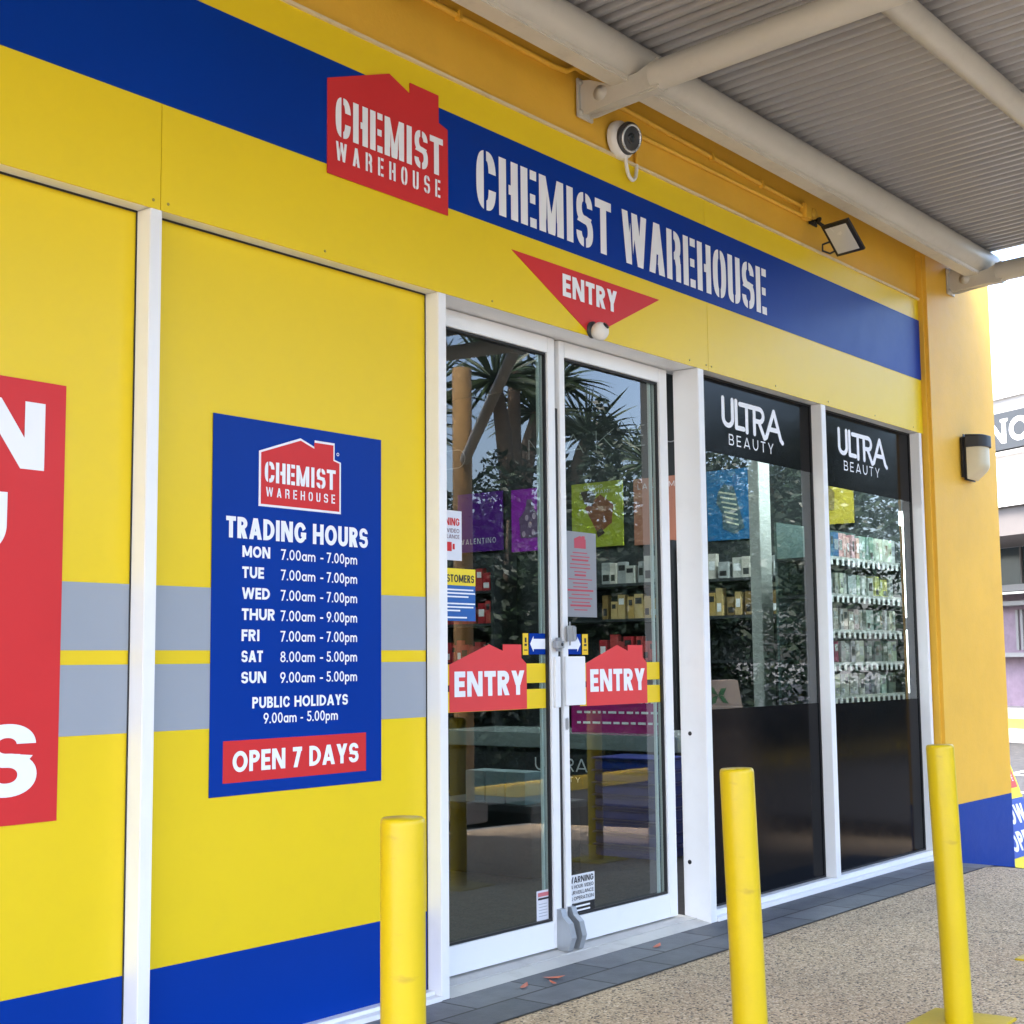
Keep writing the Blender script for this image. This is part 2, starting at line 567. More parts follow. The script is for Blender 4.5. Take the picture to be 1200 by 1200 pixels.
        add(rc(0, .30, w, .30+b))
    elif ch == '1':
        add(rc(w-t, 0, w, 1)); add([(0, .80), (0, .80-b), (w, 1-b*.5), (w, 1)])
    elif ch == '7':
        add(rc(0, 1-b, w, 1)); add(para(w*.30, 0, w-t*.55, 1, t*1.12))
    elif ch == '8':
        add(se(w/2, .29, w/2, .29)); add(se(w/2, .75, w*.44, .25)); sub(se(w/2, .29, w/2-t, .29-b*.9)); sub(se(w/2, .75, w*.44-t, .25-b*.85))
    elif ch in '96':
        add(se(w/2, .67, w/2, .33)); add(para(w*.34, 0, w-t*.45, .62, t*1.15)); sub(se(w/2, .67, w/2-t, .33-b))
        if ch == '6':
            P = [(k, [(w-x, 1-y) for x, y in q]) for k, q in P]
    elif ch == '5':
        add(se(w*.46, .33, w*.54, .33)); sub(se(w*.46, .33, w*.54-t, .33-b)); sub([(-.1, .16), (w*.30, .33), (w*.2, .62), (-.1, .62)])
        add(rc(w*.16, 1-b, w*.92, 1)); add(rc(w*.14, .52, w*.14+t*.95, 1))
    elif ch == '3':
        for cy, ry, rx in ((.28, .28, .50), (.76, .24, .44)):
            add(se(w*.46, cy, w*rx, ry)); sub(se(w*.46, cy, w*rx-t, ry-b*.9)); sub(rc(-.1, cy-ry*.5, w*.34, cy+ry*.5))
    elif ch == '2':
        p = [(w*.5+(w/2-t/2)*math.cos(R(a)), .70+(.30-b/2)*math.sin(R(a))) for a in range(165, -31, -12)]
        add(stroke(p, (t+b)/2)); add(para(t*.62, b*.6, w-t*.8, .60, t*1.2)); add(rc(0, 0, w, b))
    elif ch == '4':
        add(rc(w*.60, 0, w*.60+t, 1)); add(rc(0, .22, w, .22+b)); add(para(t*.55, .22, w*.60+t*.3, 1, t*1.1))
    elif ch == '&':
        add(se(w*.42, .27, w*.42, .27)); sub(se(w*.42, .27, w*.42-t, .27-b)); add(se(w*.42, .77, w*.28, .23)); sub(se(w*.42, .77, w*.28-t, .23-b)); add(para(w-t*.5, 0, w*.3, .66, t))
    elif ch == 'a':
        add(se(w/2, .33, w/2, .34)); sub(se(w/2, .33, w/2-t, .34-b)); add(rc(w-t, 0, w, .66))
    elif ch == 'p':
        add(se(w/2, .33, w/2, .34)); sub(se(w/2, .33, w/2-t, .34-b)); add(rc(0, -.3, t, .66))
    elif ch == 'm':
        for x0, x1 in ((0, w/2+t/2), (w/2-t/2, w)):
            c, rx = (x0+x1)/2, (x1-x0)/2
            add(se(c, .38, rx, .29, 2, 0, 180)); sub(se(c, .38, rx-t, .29-b, 2, 0, 180)); sub(rc(x0+t, -.1, x1-t, .385))
            add(rc(x1-t, 0, x1, .38))
        add(rc(0, 0, t, .66))
    return P
def tri_ops(ops):
    vs, fs = [], []
    for k, p in ops:
        if sum(p[i-1][0]*p[i][1]-p[i][0]*p[i-1][1] for i in range(len(p))) < 0:
            p = p[::-1]
        fs.append(list(range(len(vs), len(vs)+len(p))))
        vs += [Vector(q) for q in p]
    if not fs:
        return [], []
    V, _, F, _, _, OF = delaunay_2d_cdt(vs, [], fs, 0, 1e-5, True)
    out = []
    for f, of in zip(F, OF):
        if of and ops[max(of)][0]:
            a, b, c = (V[i] for i in f[:3])
            if (b-a).cross(c-a) < 0:
                f = f[::-1]
            out.append(list(f))
    return V, out
def text(mb, s, frame, x, y, h, W=None, t=.2, b=None, track=.10, st=False, widths=None, n=None, fit=True):
    """lay the words from (x, y), cap height h; W = full width the words are fitted to"""
    b = b if b is not None else t*.86
    widths = widths or NATW
    n = n or (2.7 if st else 2.0)
    nat = [max(widths.get(c, .5), t) for c in s]
    tot = sum(nat)+track*(len(s)-1)
    k = 1.0
    if W:
        k = (W/h)/tot
    cx = 0
    o, u, v = frame
    for c, w in zip(s, nat):
        w2 = w*k if c not in 'I.' else min(w*k, t*1.15) if c != 'I' else t
        off = (w*k-w2)/2
        if c != ' ':
            V, F = tri_ops(glyph(c, w2, t*min(1, k**.5) if k < 1 else t, b, st, n))
            mb.add([o+u*(x+(cx+off+p.x)*h)+v*(y+p.y*h) for p in V], F)
        cx += (w+track)*k
    return mb
def poly2d(mb, ops, frame, x=0, y=0, sx=1, sy=1):
    V, F = tri_ops(ops)
    o, u, v = frame
    mb.add([o+u*(x+p.x*sx)+v*(y+p.y*sy) for p in V], F)
    return mb
HOUSE = [(0, 0), (1, 0), (1, .735), (.918, .765), (.918, 1), (.667, 1), (.667, .905), (.49, .998), (0, .745)]
# ------------------------------------------------------------------ the ground
def zg(x, y):
    z = 0.0
    if y < 3.11:
        z -= .030*min(3.11-y, 5)
    if x > 8.25:
        z -= .15*min(x-8.25, 1.6)
    if x > 9.85:
        z -= .03*min(x-9.85, 8)
    return z
def sheet(x0, x1, y0, y1, nx, ny, dz=0.0, skirt=0.0):
    mb = MB()
    vs = [(x0+(x1-x0)*i/nx, y0+(y1-y0)*j/ny, zg(x0+(x1-x0)*i/nx, y0+(y1-y0)*j/ny)+dz) for j in range(ny+1) for i in range(nx+1)]
    fs = [(j*(nx+1)+i, j*(nx+1)+i+1, (j+1)*(nx+1)+i+1, (j+1)*(nx+1)+i) for j in range(ny) for i in range(nx)]
    mb.add(vs, fs)
    return mb
KY = -1.75
g = MB()
g.add([(-700, -700, -.62), (700, -700, -.62), (700, 700, -.62), (-700, 700, -.62)], [(0, 1, 2, 3)])
struct('ground', g, paint('far_ground', (.12, .12, .11), .9, .2, .2))
struct('footpath', sheet(-6, 11.6, KY, 3.112, 88, 12), agg)
struct('paver_strip', sheet(-6, 9.9, 3.108, 3.50, 80, 2, .004), pavers)
fk = MB()
for i in range(44):
    xa, xb = -6+17.6*i/44, -6+17.6*(i+1)/44
    za, zb = zg(xa, KY), zg(xb, KY)
    fk.add([(xa, KY-.15, za), (xb, KY-.15, zb), (xb, KY, zb), (xa, KY, za), (xa, KY-.15, za-.5), (xb, KY-.15, zb-.5)], [(0, 1, 2, 3), (4, 5, 1, 0)])
struct('kerb', fk, concrete)
rd = MB()
rd.add([(-60, -60, -.20), (11.6, -60, -.20), (11.6, KY-.1, -.20), (-60, KY-.1, -.20)], [(0, 1, 2, 3)])
rd.add([(11.6, -60, -.53), (90, -60, -.53), (90, 60, -.53), (11.6, 60, -.53)], [(0, 1, 2, 3)])
rd.add([(11.6, -60, -.53), (11.6, 12, -.53), (11.6, 12, -.19), (11.6, -60, -.19)], [(0, 1, 2, 3)])
struct('road', rd, asphalt)
rl = MB()
for x in range(-10, 12, 3):
    rl.box(x-.05, x+.05, -7.3, -2.6, -.199, -.196)
for i in range(8):
    rl.box(13+2.7*i, 13.1+2.7*i, 2.5, 7.6, -.529, -.526)
rl.box(12.4, 40, 7.6, 7.7, -.529, -.5255)
struct('road_marking', rl, linew)
# ------------------------------------------------------------------ the shop building
D = 3.468
PY = 3.538      # wall panels and window glass
GY = 3.632      # door glass
bld = thing('shop_building', (4, 4.2, 0), 'shop building with orange rendered upper wall above the yellow fascia', 'building')
MB().box(-3, 8.41, D+.006, 3.95, 3.442, 4.35).build('upper_wall', orange, bld)
rb = MB().box(-3, 8.4, 3.955, 13, 4.1, 4.3)
rb.box(8.405, 11.35, 4.45, 13, 4.1, 4.3)
rb.build('roof', concrete, bld)
inn = MB()
inn.box(11.02, 11.3, 4.43, 12.9, -.9, 4.0)
inn.box(-3, 11.02, 12.5, 12.9, -.05, 4.0)
inn.box(-3.0, -2.8, 3.7, 12.5, -.05, 4.0)
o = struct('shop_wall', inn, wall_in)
CPL = [(8.42, 3.418), (9.50, 3.418), (11.36, 4.30), (11.36, 4.42), (9.44, 3.55), (8.42, 3.55)]
def plan_prism(poly, z0, z1):
    n = len(poly)
    return MB().add([(x, y, z0) for x, y in poly]+[(x, y, z1) for x, y in poly], [tuple(range(n))[::-1], tuple(range(n, 2*n))]+[(i, (i+1) % n, (i+1) % n+n, i+n) for i in range(n)])
RP = [(-2.8, 3.705), (9.70, 3.705), (11.015, 4.335), (11.015, 12.5), (-2.8, 12.5)]
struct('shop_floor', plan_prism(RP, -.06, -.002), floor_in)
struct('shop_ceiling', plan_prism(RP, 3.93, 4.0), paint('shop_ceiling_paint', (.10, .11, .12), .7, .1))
LPL = [(8.42, 3.552), (9.435, 3.552), (11.0, 4.295), (11.0, 4.315), (9.43, 3.566), (8.42, 3.566)]
struct('shop_wall', plan_prism(LPL, 0, 3.92), wall_lt)
# column at the corner
colm = thing('corner_column', (8.96, 3.9, -.5), 'orange corner column with a blue painted base at the end of the shopfront', 'column')
plan_prism(CPL, .305, 4.35).build('column_shaft', orange, colm)
plan_prism([(x+(.0005 if i in (0,) else 0), y-.0005) for i, (x, y) in enumerate(CPL)], -.7, .3045).build('blue_base', orange_b, colm)
MB().box(8.397, 8.42, 3.44, 3.60, .0, 4.35).build('edge_strip', orange, colm)
# fascia
fas = thing('shop_fascia', (2.7, D, 2.585), 'long yellow fascia board with blue band over the panels, doors and windows', 'fascia')
for x0, x1 in ((-3, -.6), (-.597, 2.611), (2.614, 5.83), (5.833, 8.395)):
    MB().box(x0, x1, D, D+.005, 2.585, 3.432).build('yellow_panel', yellow, fas)
MB().box(-3, 8.396, D-.0022, D-.0002, 2.922, 3.302).build('blue_band', blue, fas)
tr = MB()
tr.box(-3, 8.41, D-.012, D+.004, 3.432, 3.444)
tr.build('trim', cream, fas)
bt = MB()
text(bt, 'CHEMIST', face_front(D-.0045), 4.104, 2.968, .240, .920, t=.190, b=.165, track=.062, st=True, widths=CONW)
bt.build('lettering', white_v, fas)
bt = MB()
text(bt, 'WAREHOUSE', face_front(D-.0045), 5.108, 2.968, .240, 1.315, t=.190, b=.165, track=.062, st=True, widths=CONW)
bt.build('lettering', white_v, fas)
for x in (2.0, 2.585, 2.64, 3.3, 4.2, 4.95, 5.66, 5.81, 5.86, 6.5, 7.1, 7.7, 8.25):
    MB().lathe((x, D-.0005, 2.61), (0, -1, 0), [(0, .005), (.0015, .005), (.002, .0)], 10).build('screw', paint('screw_head', (.35, .27, .05), .5), fas)
# red house logo on the fascia
lg = thing('house_logo_sign', (3.62, D-.004, 2.89), 'large red house-shaped logo sign reading CHEMIST WAREHOUSE on the blue fascia band', 'sign')
MB().prism([(3.306+p[0]*.629, 2.889+p[1]*.457) for p in HOUSE], face_front(D-.0065), .004).build('house_panel', red, lg)
m = MB()
text(m, 'CHEMIST', face_front(D-.0090), 3.341, 3.031, .146, .563, t=.190, b=.165, track=.062, st=True, widths=CONW)
m.build('lettering', white_v, lg)
m = MB()
text(m, 'WAREHOUSE', face_front(D-.0090), 3.343, 2.945, .068, .545, t=.165, b=.15, track=.36, st=True, widths=CONW)
m.build('lettering', white_v, lg)
# red ENTRY triangle
et = thing('entry_arrow_sign', (4.86, D-.004, 2.59), 'red triangle sign reading ENTRY pointing down above the sliding doors', 'sign')
MB().prism([(4.323, 2.846), (4.865, 2.587), (5.404, 2.850)], face_front(D-.003), .0025).build('triangle_panel', red, et)
text(MB(), 'ENTRY', face_front(D-.0055), 4.658, 2.722, .096, .40, t=.25, b=.22, track=.10).build('lettering', white_v, et)
# frames: head member behind the fascia and base channel
hd = thing('shopfront_head_frame', (2.7, 3.5, 2.588), 'pale aluminium head frame tucked under the yellow fascia', 'frame')
MB().box(-3, 8.395, D+.0055, 3.66, 2.588, 2.64).build('head_beam', wframe, hd)
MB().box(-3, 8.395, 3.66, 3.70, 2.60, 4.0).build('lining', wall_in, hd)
bs = thing('base_channel', (1.9, 3.5, 0), 'white aluminium base channel running under the yellow wall panels', 'sill')
MB().box(-3, 3.884, D-.004, 3.60, -.02, .020, .002).build('channel', wframe, bs)
MB().box(-3, 3.884, D+.030, 3.60, .0205, .034, .002).build('upper_lip', wframe, bs)
bs2 = thing('window_sill', (7.1, 3.5, 0), 'long white window sill below the two black-banded windows', 'sill')
MB().box(5.79, 8.395, D-.006, 3.60, -.08, .022, .002).build('lower_sill', wframe, bs2)
MB().box(5.79, 8.395, D+.022, 3.60, .0225, .050, .003).build('upper_sill', wframe, bs2)
# posts
def post(x0, x1, y1, z0, label):
    t = thing('frame_post', ((x0+x1)/2, D, z0), label, 'post', 'white aluminium posts of the shopfront')
    MB().box(x0, x1, D+.002, y1, z0, 2.587, .0025).build('post_body', wframe, t)
    MB().box(x0-.002, x1+.002, y1, y1+.06, z0, 2.587).build('post_core', blackm, t)
    return t
post(2.578, 2.622, PY-.001, .0205, 'white post between the two yellow wall panels, left of the trading hours sign')
post(3.886, 3.930, PY-.001, .0, 'white post between the yellow wall panel and the left sliding door')
post(7.015, 7.069, PY-.004, .0505, 'white post between the two black-banded windows')
post(8.334, 8.373, PY-.004, .0505, 'white post at the far end of the windows, beside the orange column')
t = thing('door_jamb', (5.76, D, 0), 'deep white jamb with a small dark hole, right of the sliding doors', 'jamb')
MB().box(5.735, 5.789, D+.002, 3.612, 0, 2.587, .003).build('jamb_body', wframe, t)
for z in (.27, .86):
    MB().lathe((5.7352, 3.577 if z < .5 else 3.56, z), (-1, 0, 0), [(0, .010), (.0015, .010), (.0016, 0)], 14).build('bolt_hole', blackm, t)
# ------------------------------------------------------------------ yellow wall panels
def wall_panel(x0, x1, label, extra):
    t = thing('wall_panel', ((x0+x1)/2, PY, .03), label, 'wall panel', 'yellow wall panels with grey stripes')
    MB().box(x0, x1, PY, PY+.03, .030, 2.62).build('panel', yellow, t)
    bd = MB()
    bd.box(x0, x1, PY-.002, PY-.0002, .032, .309)
    bd.build('blue_band', blue, t)
    g_ = MB()
    g_.box(x0, x1, PY-.002, PY-.0002, 1.247, 1.443)
    g_.build('grey_band', grey_v, t)
    g_ = MB()
    g_.box(x0, x1, PY-.002, PY-.0002, 1.004, 1.205)
    g_.build('grey_band', grey_v, t)
    s_ = MB()
    s_.box(x0, x1, PY-.0034, PY-.0025, 2.581, 2.588)
    s_.box(x1-.0045, x1+.0, PY-.0034, PY-.0025, .034, 2.581)
    s_.build('seal', blackm, t)
    return t
wall_panel(-3, 2.577, 'yellow wall panel with grey stripes behind the red poster, at the left edge', 0)
wall_panel(2.623, 3.885, 'yellow wall panel with grey stripes behind the blue trading hours sign', 0)
# red poster at the left edge
ps = thing('red_poster', (1.9, PY-.003, .77), 'red poster with large white letters N, U and S on the left wall panel', 'poster')
MB().box(1.42, 2.342, PY-.0042, PY-.0024, .772, 2.008).build('poster_sheet', red, ps)
m = MB()
fr_ = face_front(PY-.0062)
text(m, 'N', fr_, 2.060, 1.753, .192, .214, t=.335, b=.27)
m.build('lettering', white_v, ps)
m = MB()
text(m, 'U', fr_, 1.955, 1.500, .183, .207, t=.335, b=.27)
m.build('lettering', white_v, ps)
m = MB()
text(m, 'S', fr_, 2.088, .848, .198, .186, t=.32, b=.26)
m.build('lettering', white_v, ps)
# trading hours
th = thing('trading_hours_sign', (3.26, PY-.003, .79), 'tall blue trading hours sign with red house logo and OPEN 7 DAYS banner', 'sign')
MB().box(2.880, 3.644, PY-.0044, PY-.0024, .791, 2.001).build('board', blue, th)
SF = face_front(PY-.0058)
SF2 = face_front(PY-.0074)
SF3 = face_front(PY-.0090)
hb = MB()
hb.prism([(3.070+p[0]*.372, 1.717+p[1]*.245) for p in HOUSE], SF, .0012)
lo = hb.build('house_logo', white_v, th)
cx, cy = 3.256, 1.835
MB().prism([(cx+(3.070+p[0]*.372-cx)*.955, cy+(1.717+p[1]*.245-cy)*.935) for p in HOUSE], SF2, .0012).build('red_house', red, lo)
m = MB()
text(m, 'CHEMIST', SF3, 3.092, 1.798, .069, .322, t=.21, b=.18, track=.062, st=True, widths=CONW)
text(m, 'WAREHOUSE', SF3, 3.098, 1.751, .031, .313, t=.165, b=.15, track=.36, st=True, widths=CONW)
m.build('lettering', white_v, lo)
m = MB()
m.lathe((3.427, PY-.0058, 1.925), (0, -1, 0), [(0, .006), (.0005, .006), (.0006, .004), (.0001, .004)], 16)
m.build('registered_mark', white_v, lo)
m = MB()
text(m, 'TRADING HOURS', SF, 2.935, 1.606, .069, .640, t=.235, b=.21, track=.09)
m.build('heading', white_v, th)
rows = [('MON', '7.00am', '7.00pm', .118), ('TUE', '7.00am', '7.00pm', .092), ('WED', '7.00am', '7.00pm', .118), ('THUR', '7.00am', '9.00pm', .140), ('FRI', '7.00am', '7.00pm', .076), ('SAT', '8.00am', '5.00pm', .090), ('SUN', '9.00am', '5.00pm', .104)]
for i, (d_, a_, b_, w_) in enumerate(rows):
    z = 1.5465-.0675*i
    m = MB()
    text(m, d_, SF, 3.003, z, .037, w_, t=.25, b=.22, track=.08)
    m.build('day_lettering', white_v, th)
    m = MB()
    text(m, a_, SF, 3.168, z-.001, .035, .155, t=.155, b=.14, track=.11)
    m.build('opening_time', white_v, th)
    m = MB()
    text(m, '-', SF, 3.346, z-.001, .035, .014, t=.15, b=.14)
    text(m, b_, SF, 3.376, z-.001, .035, .146, t=.155, b=.14, track=.11)
    m.build('closing_time', white_v, th)
m = MB()
text(m, 'PUBLIC HOLIDAYS', SF, 3.050, 1.061, .036, .428, t=.235, b=.20, track=.09)
m.build('holiday_lettering', white_v, th)
m = MB()
text(m, '9.00am - 5.00pm', SF, 3.098, 1.011, .034, .332, t=.155, b=.14, track=.11)
m.build('holiday_lettering', white_v, th)
ob = MB().box(2.933, 3.566, PY-.0060, PY-.0046, .831, .962).build('open_banner', red, th)
text(MB(), 'OPEN 7 DAYS', SF2, 2.970, .863, .066, .558, t=.235, b=.21, track=.09).build('lettering', white_v, ob)
# ------------------------------------------------------------------ sliding doors
def ring_xz(x0, x1, z0, z1, l, r, b_, t_, y0, y1):
    m = MB()
    m.box(x0, x0+l, y0, y1, z0, z1, .002)
    m.box(x1-r, x1, y0, y1, z0, z1, .002)
    m.box(x0+l+.0005, x1-r-.0005, y0+.0005, y1, z0, z0+b_, .0015)
    m.box(x0+l+.0005, x1-r-.0005, y0+.0005, y1, z1-t_, z1, .0015)
    return m
def gasket(x0, x1, z0, z1, y0, y1, w=.009):
    m = MB()
    m.box(x0, x0+w, y0, y1, z0, z1); m.box(x1-w, x1, y0, y1, z0, z1)
    m.box(x0+w, x1-w, y0, y1, z0, z0+w); m.box(x0+w, x1-w, y0, y1, z1-w, z1)
    return m
dl = thing('sliding_door', (4.4, 3.63, .03), 'left sliding glass door with a red ENTRY house sticker beside the yellow panel', 'door', 'sliding glass entrance doors')
ring_xz(3.99, 4.789, .034, 2.583, .065, .050, .108, .068, 3.610, 3.655).build('door_frame', wframe, dl)
MB().box(4.05, 4.742, 3.636, 3.644, .138, 2.52).build('glass_pane', glass, dl)
gasket(4.056, 4.7385, .1425, 2.5145, 3.620, 3.634).build('gasket', blackm, dl)
MB().box(4.715, 4.727, 3.6455, 3.656, .12, 2.53).build('inner_bead', wframe, dl)
MB().box(4.7895, 4.8215, 3.622, 3.640, .05, 2.285, .002).build('brush_seal', blackm, dl)
dr = thing('sliding_door', (5.2, 3.63, .03), 'right sliding glass door with a red ENTRY house sticker beside the white jamb', 'door', 'sliding glass entrance doors')
ring_xz(4.822, 5.678, .034, 2.583, .038, .068, .105, .068, 3.610, 3.655).build('door_frame', wframe, dr)
MB().box(4.855, 5.615, 3.636, 3.644, .135, 2.52).build('glass_pane', glass, dr)
gasket(4.8605, 5.6095, .1395, 2.5145, 3.620, 3.634).build('gasket', blackm, dr)
MB().box(5.575, 5.590, 3.6455, 3.656, .12, 2.53).build('inner_bead', wframe, dr)
ts = thing('door_threshold', (4.85, 3.55, 0), 'worn pale aluminium threshold under the two sliding doors', 'threshold')
m = MB()
m.add([(3.931, D-.002, -.02), (5.734, D-.002, -.02), (5.734, D-.002, .004), (3.931, D-.002, .004), (5.734, 3.600, .026), (3.931, 3.600, .026), (5.734, 3.72, .028), (3.931, 3.72, .028)], [(0, 1, 2, 3), (3, 2, 4, 5), (5, 4, 6, 7)])
m.build('sill_plate', sill_m, ts)
MB().box(3.931, 5.734, 3.545, 3.549, .0175, .021).build('groove_ridge', sill_m, ts)
GF = face_front(3.6348)
GF2 = face_front(3.6336)
GF3 = face_front(3.6326)
def entry_decal(door, x0, x1, zlo, sx0, sx1, tx0, tx1):
    H2 = [(0, 0), (1, 0), (1, .70), (.93, .79), (.93, 1.0), (.68, 1.0), (.68, .90), (.50, 1.0), (0, .70)]
    ys = MB()
    ys.prism(rc(sx0, 1.114, sx1, 1.194), GF, .001)
    ys.prism(rc(sx0, 1.009, sx1, 1.089), GF, .001)
    ys.build('yellow_strip', flat((.78, .55, .012)), door)
    h = MB().prism([(x0+p[0]*(x1-x0), zlo+p[1]*(1.272-zlo)) for p in H2], GF2, .001).build('entry_sticker', redglass, door)
    text(MB(), 'ENTRY', GF3, tx0, 1.068, .098, tx1-tx0, t=.27, b=.23, track=.09).build('lettering', white_v, h)
entry_decal(dl, 4.122, 4.602, 1.010, 4.055, 4.752, 4.150, 4.586)
entry_decal(dr, 5.019, 5.494, 1.008, 4.972, 5.660, 5.046, 5.474)
def small_arrow(door, xa, xb, ya, yb, left):
    lb = MB().prism(rc(xa, 1.231, xb, 1.318), GF, .001).build('arrow_sticker', blue, door)
    m = MB()
    w = xb-xa
    pts = [(.04, .5), (.24, .12), (.24, .26), (1, .26), (1, .74), (.24, .74), (.24, .88)]
    if not left:
        pts = [(1-x, y) for x, y in pts]
    poly2d(m, [(1, pts)], GF2, xa, 1.231, w, .087)
    m.build('white_arrow', white_v, lb)
    yl = MB().prism(rc(ya, 1.229, yb, 1.318), GF, .001).build('caution_sticker', flat((.80, .52, .02)), door)
    m = MB()
    for x, z, w_, h_ in ((.35, .58, .3, .22), (.28, .42, .44, .10), (.2, .2, .6, .05)):
        m.prism(rc(ya+(yb-ya)*x, 1.229+.089*z, ya+(yb-ya)*(x+w_), 1.229+.089*(z+h_)), GF2, .0005)
    m.build('hand_symbol', blackm, yl)
small_arrow(dl, 4.622, 4.7385, 4.580, 4.616, True)
small_arrow(dr, 4.862, 4.985, 4.994, 5.036, False)
# notices on the glass
wn_ = MB().prism(rc(4.065, 1.597, 4.201, 1.792), GF, .001).build('warning_notice', flat((.66, .68, .74)), dl)
m = MB()
text(m, 'NING', GF2, 4.104, 1.733, .030, .083, t=.2, b=.18)
m.prism(rc(4.112, 1.632, 4.140, 1.668), GF2, .0004); m.prism(rc(4.146, 1.640, 4.158, 1.662), GF2, .0004)
m.build('red_lettering', red, wn_)
m = MB()
text(m, 'VIDEO', GF2, 4.112, 1.705, .016, .074, t=.18)
text(m, 'LANCE', GF2, 4.112, 1.682, .016, .074, t=.18)
m.build('small_lettering', flat((.20, .12, .14)), wn_)
cn = MB().prism(rc(4.065, 1.362, 4.281, 1.566), GF, .001).build('customer_notice', flat((.01, .10, .36)), dl)
yt_ = MB().prism(rc(4.065, 1.500, 4.281, 1.566), GF2, .0005).build('yellow_heading', flat((.80, .62, .02)), cn)
text(MB(), 'CUSTOMERS', GF3, 4.058, 1.512, .030, .214, t=.22, b=.18).build('lettering', blackm, yt_)
m = MB()
for i, (w_) in enumerate((.19, .20, .16, 0, .20, .19, .11, 0, .15)):
    if w_:
        m.prism(rc(4.078, 1.480-.0135*i, 4.078+w_, 1.486-.0135*i), GF2, .0005)
m.build('small_lettering', white_v, cn)
gn = MB().prism(rc(4.866, 1.392, 5.108, 1.762), GF, .001).build('grey_notice', flat((.24, .25, .27)), dr)
m = MB()
m.prism([(4.945+p[0]*.085, 1.690+p[1]*.055) for p in HOUSE], GF2, .0005)
random.seed(3)
for i in range(16):
    w_ = random.uniform(.08, .19)
    m.prism(rc(4.987-w_/2, 1.668-.0165*i, 4.987+w_/2, 1.668-.0165*i+(.008 if i % 4 == 2 else .0045)), GF2, .0005)
m.build('red_print', flat((.42, .05, .08)), gn)
wm = MB().prism(rc(4.866, .188, 5.057, .305), GF, .001).build('surveillance_notice', flat((.66, .68, .70)), dr)
m = MB()
text(m, 'WARNING', GF2, 4.868, .271, .026, .180, t=.22, b=.18)
text(m, '24 HOUR VIDEO', GF2, 4.872, .248, .015, .175, t=.17)
text(m, 'SURVEILLANCE', GF2, 4.872, .224, .015, .175, t=.17)
text(m, 'IN OPERATION', GF2, 4.872, .200, .015, .175, t=.17)
m.build('lettering', blackm, wm)
wb_ = MB().prism(rc(4.885, .141, 5.055, .186), GF, .001).build('black_notice', blackm, dr)
m = MB()
for i in range(2):
    m.prism(rc(4.90, .170-.017*i, 5.02, .177-.017*i), GF2, .0005)
m.build('small_lettering', white_v, wb_)
st_ = MB().prism(rc(4.652, .150, 4.738, .270), GF, .001).build('door_label', flat((.66, .67, .72)), dl)
m = MB()
m.prism(rc(4.660, .246, 4.730, .262), GF2, .0005)
m.build('red_heading', flat((.55, .15, .17)), st_)
m = MB()
m.prism(rc(4.660, .233, 4.730, .241), GF2, .0005)
m.build('black_line', blackm, st_)
m = MB()
for i in range(5):
    m.prism(rc(4.665, .215-.012*i, 4.72, .2175-.012*i), GF2, .0005)
m.build('small_lettering', flat((.30, .32, .38)), st_)
# white plates and locks
MB().box(4.751, 4.7885, 3.598, 3.6095, 1.010, 1.222, .002).build('white_plate', wframe, dl)
MB().box(4.824, 4.965, 3.598, 3.6095, 1.016, 1.222, .002).build('white_plate', wframe, dr)
lk = MB().box(4.736, 4.787, 3.566, 3.609, 1.243, 1.300, .014).build('lock_block', steel, dl)
MB().lathe((4.758, 3.5655, 1.272), (0, -1, 0), [(0, .0075), (.001, .0075), (.0012, 0)], 12).build('keyhole', blackm, lk)
k = MB()
k.box(4.826, 4.866, 3.572, 3.609, 1.268, 1.368, .017)
k.box(4.838, 4.856, 3.560, 3.5715, 1.285, 1.350, .005)
k.build('lock_lever', steel, dr)
MB().box(4.829, 4.847, 3.602, 3.6095, .915, .965, .005).build('lock_cylinder', steel, dr)
def bottom_bolt(door, x0, x1, sgn):
    fr = FR((x0, 3.609, .024), (0, -1, 0), (0, 0, 1))
    prof = [(0, 0), (.055, .0), (.075, .055), (.060, .11), (.030, .135), (.020, .165), (0, .165)]
    m = MB()
    o_, u_, v_ = fr
    a = [o_+u_*p[0]+v_*p[1] for p in prof]
    b2 = [q+Vector((x1-x0, 0, 0)) for q in a]
    n_ = len(a)
    m.add(a+b2, [tuple(range(n_)), tuple(range(2*n_-1, n_-1, -1))]+[(i, i+n_, (i+1) % n_+n_, (i+1) % n_) for i in range(n_)])
    bb = m.build('bottom_bolt', steel, door)
    MB().lathe(((x0+x1)/2, 3.545, .085), (0, -1, .1), [(0, .012), (.005, .012), (.006, 0)], 14).build('keyhole', darkgrey, bb)
bottom_bolt(dl, 4.752, 4.786, 1)
bottom_bolt(dr, 4.826, 4.858, 1)
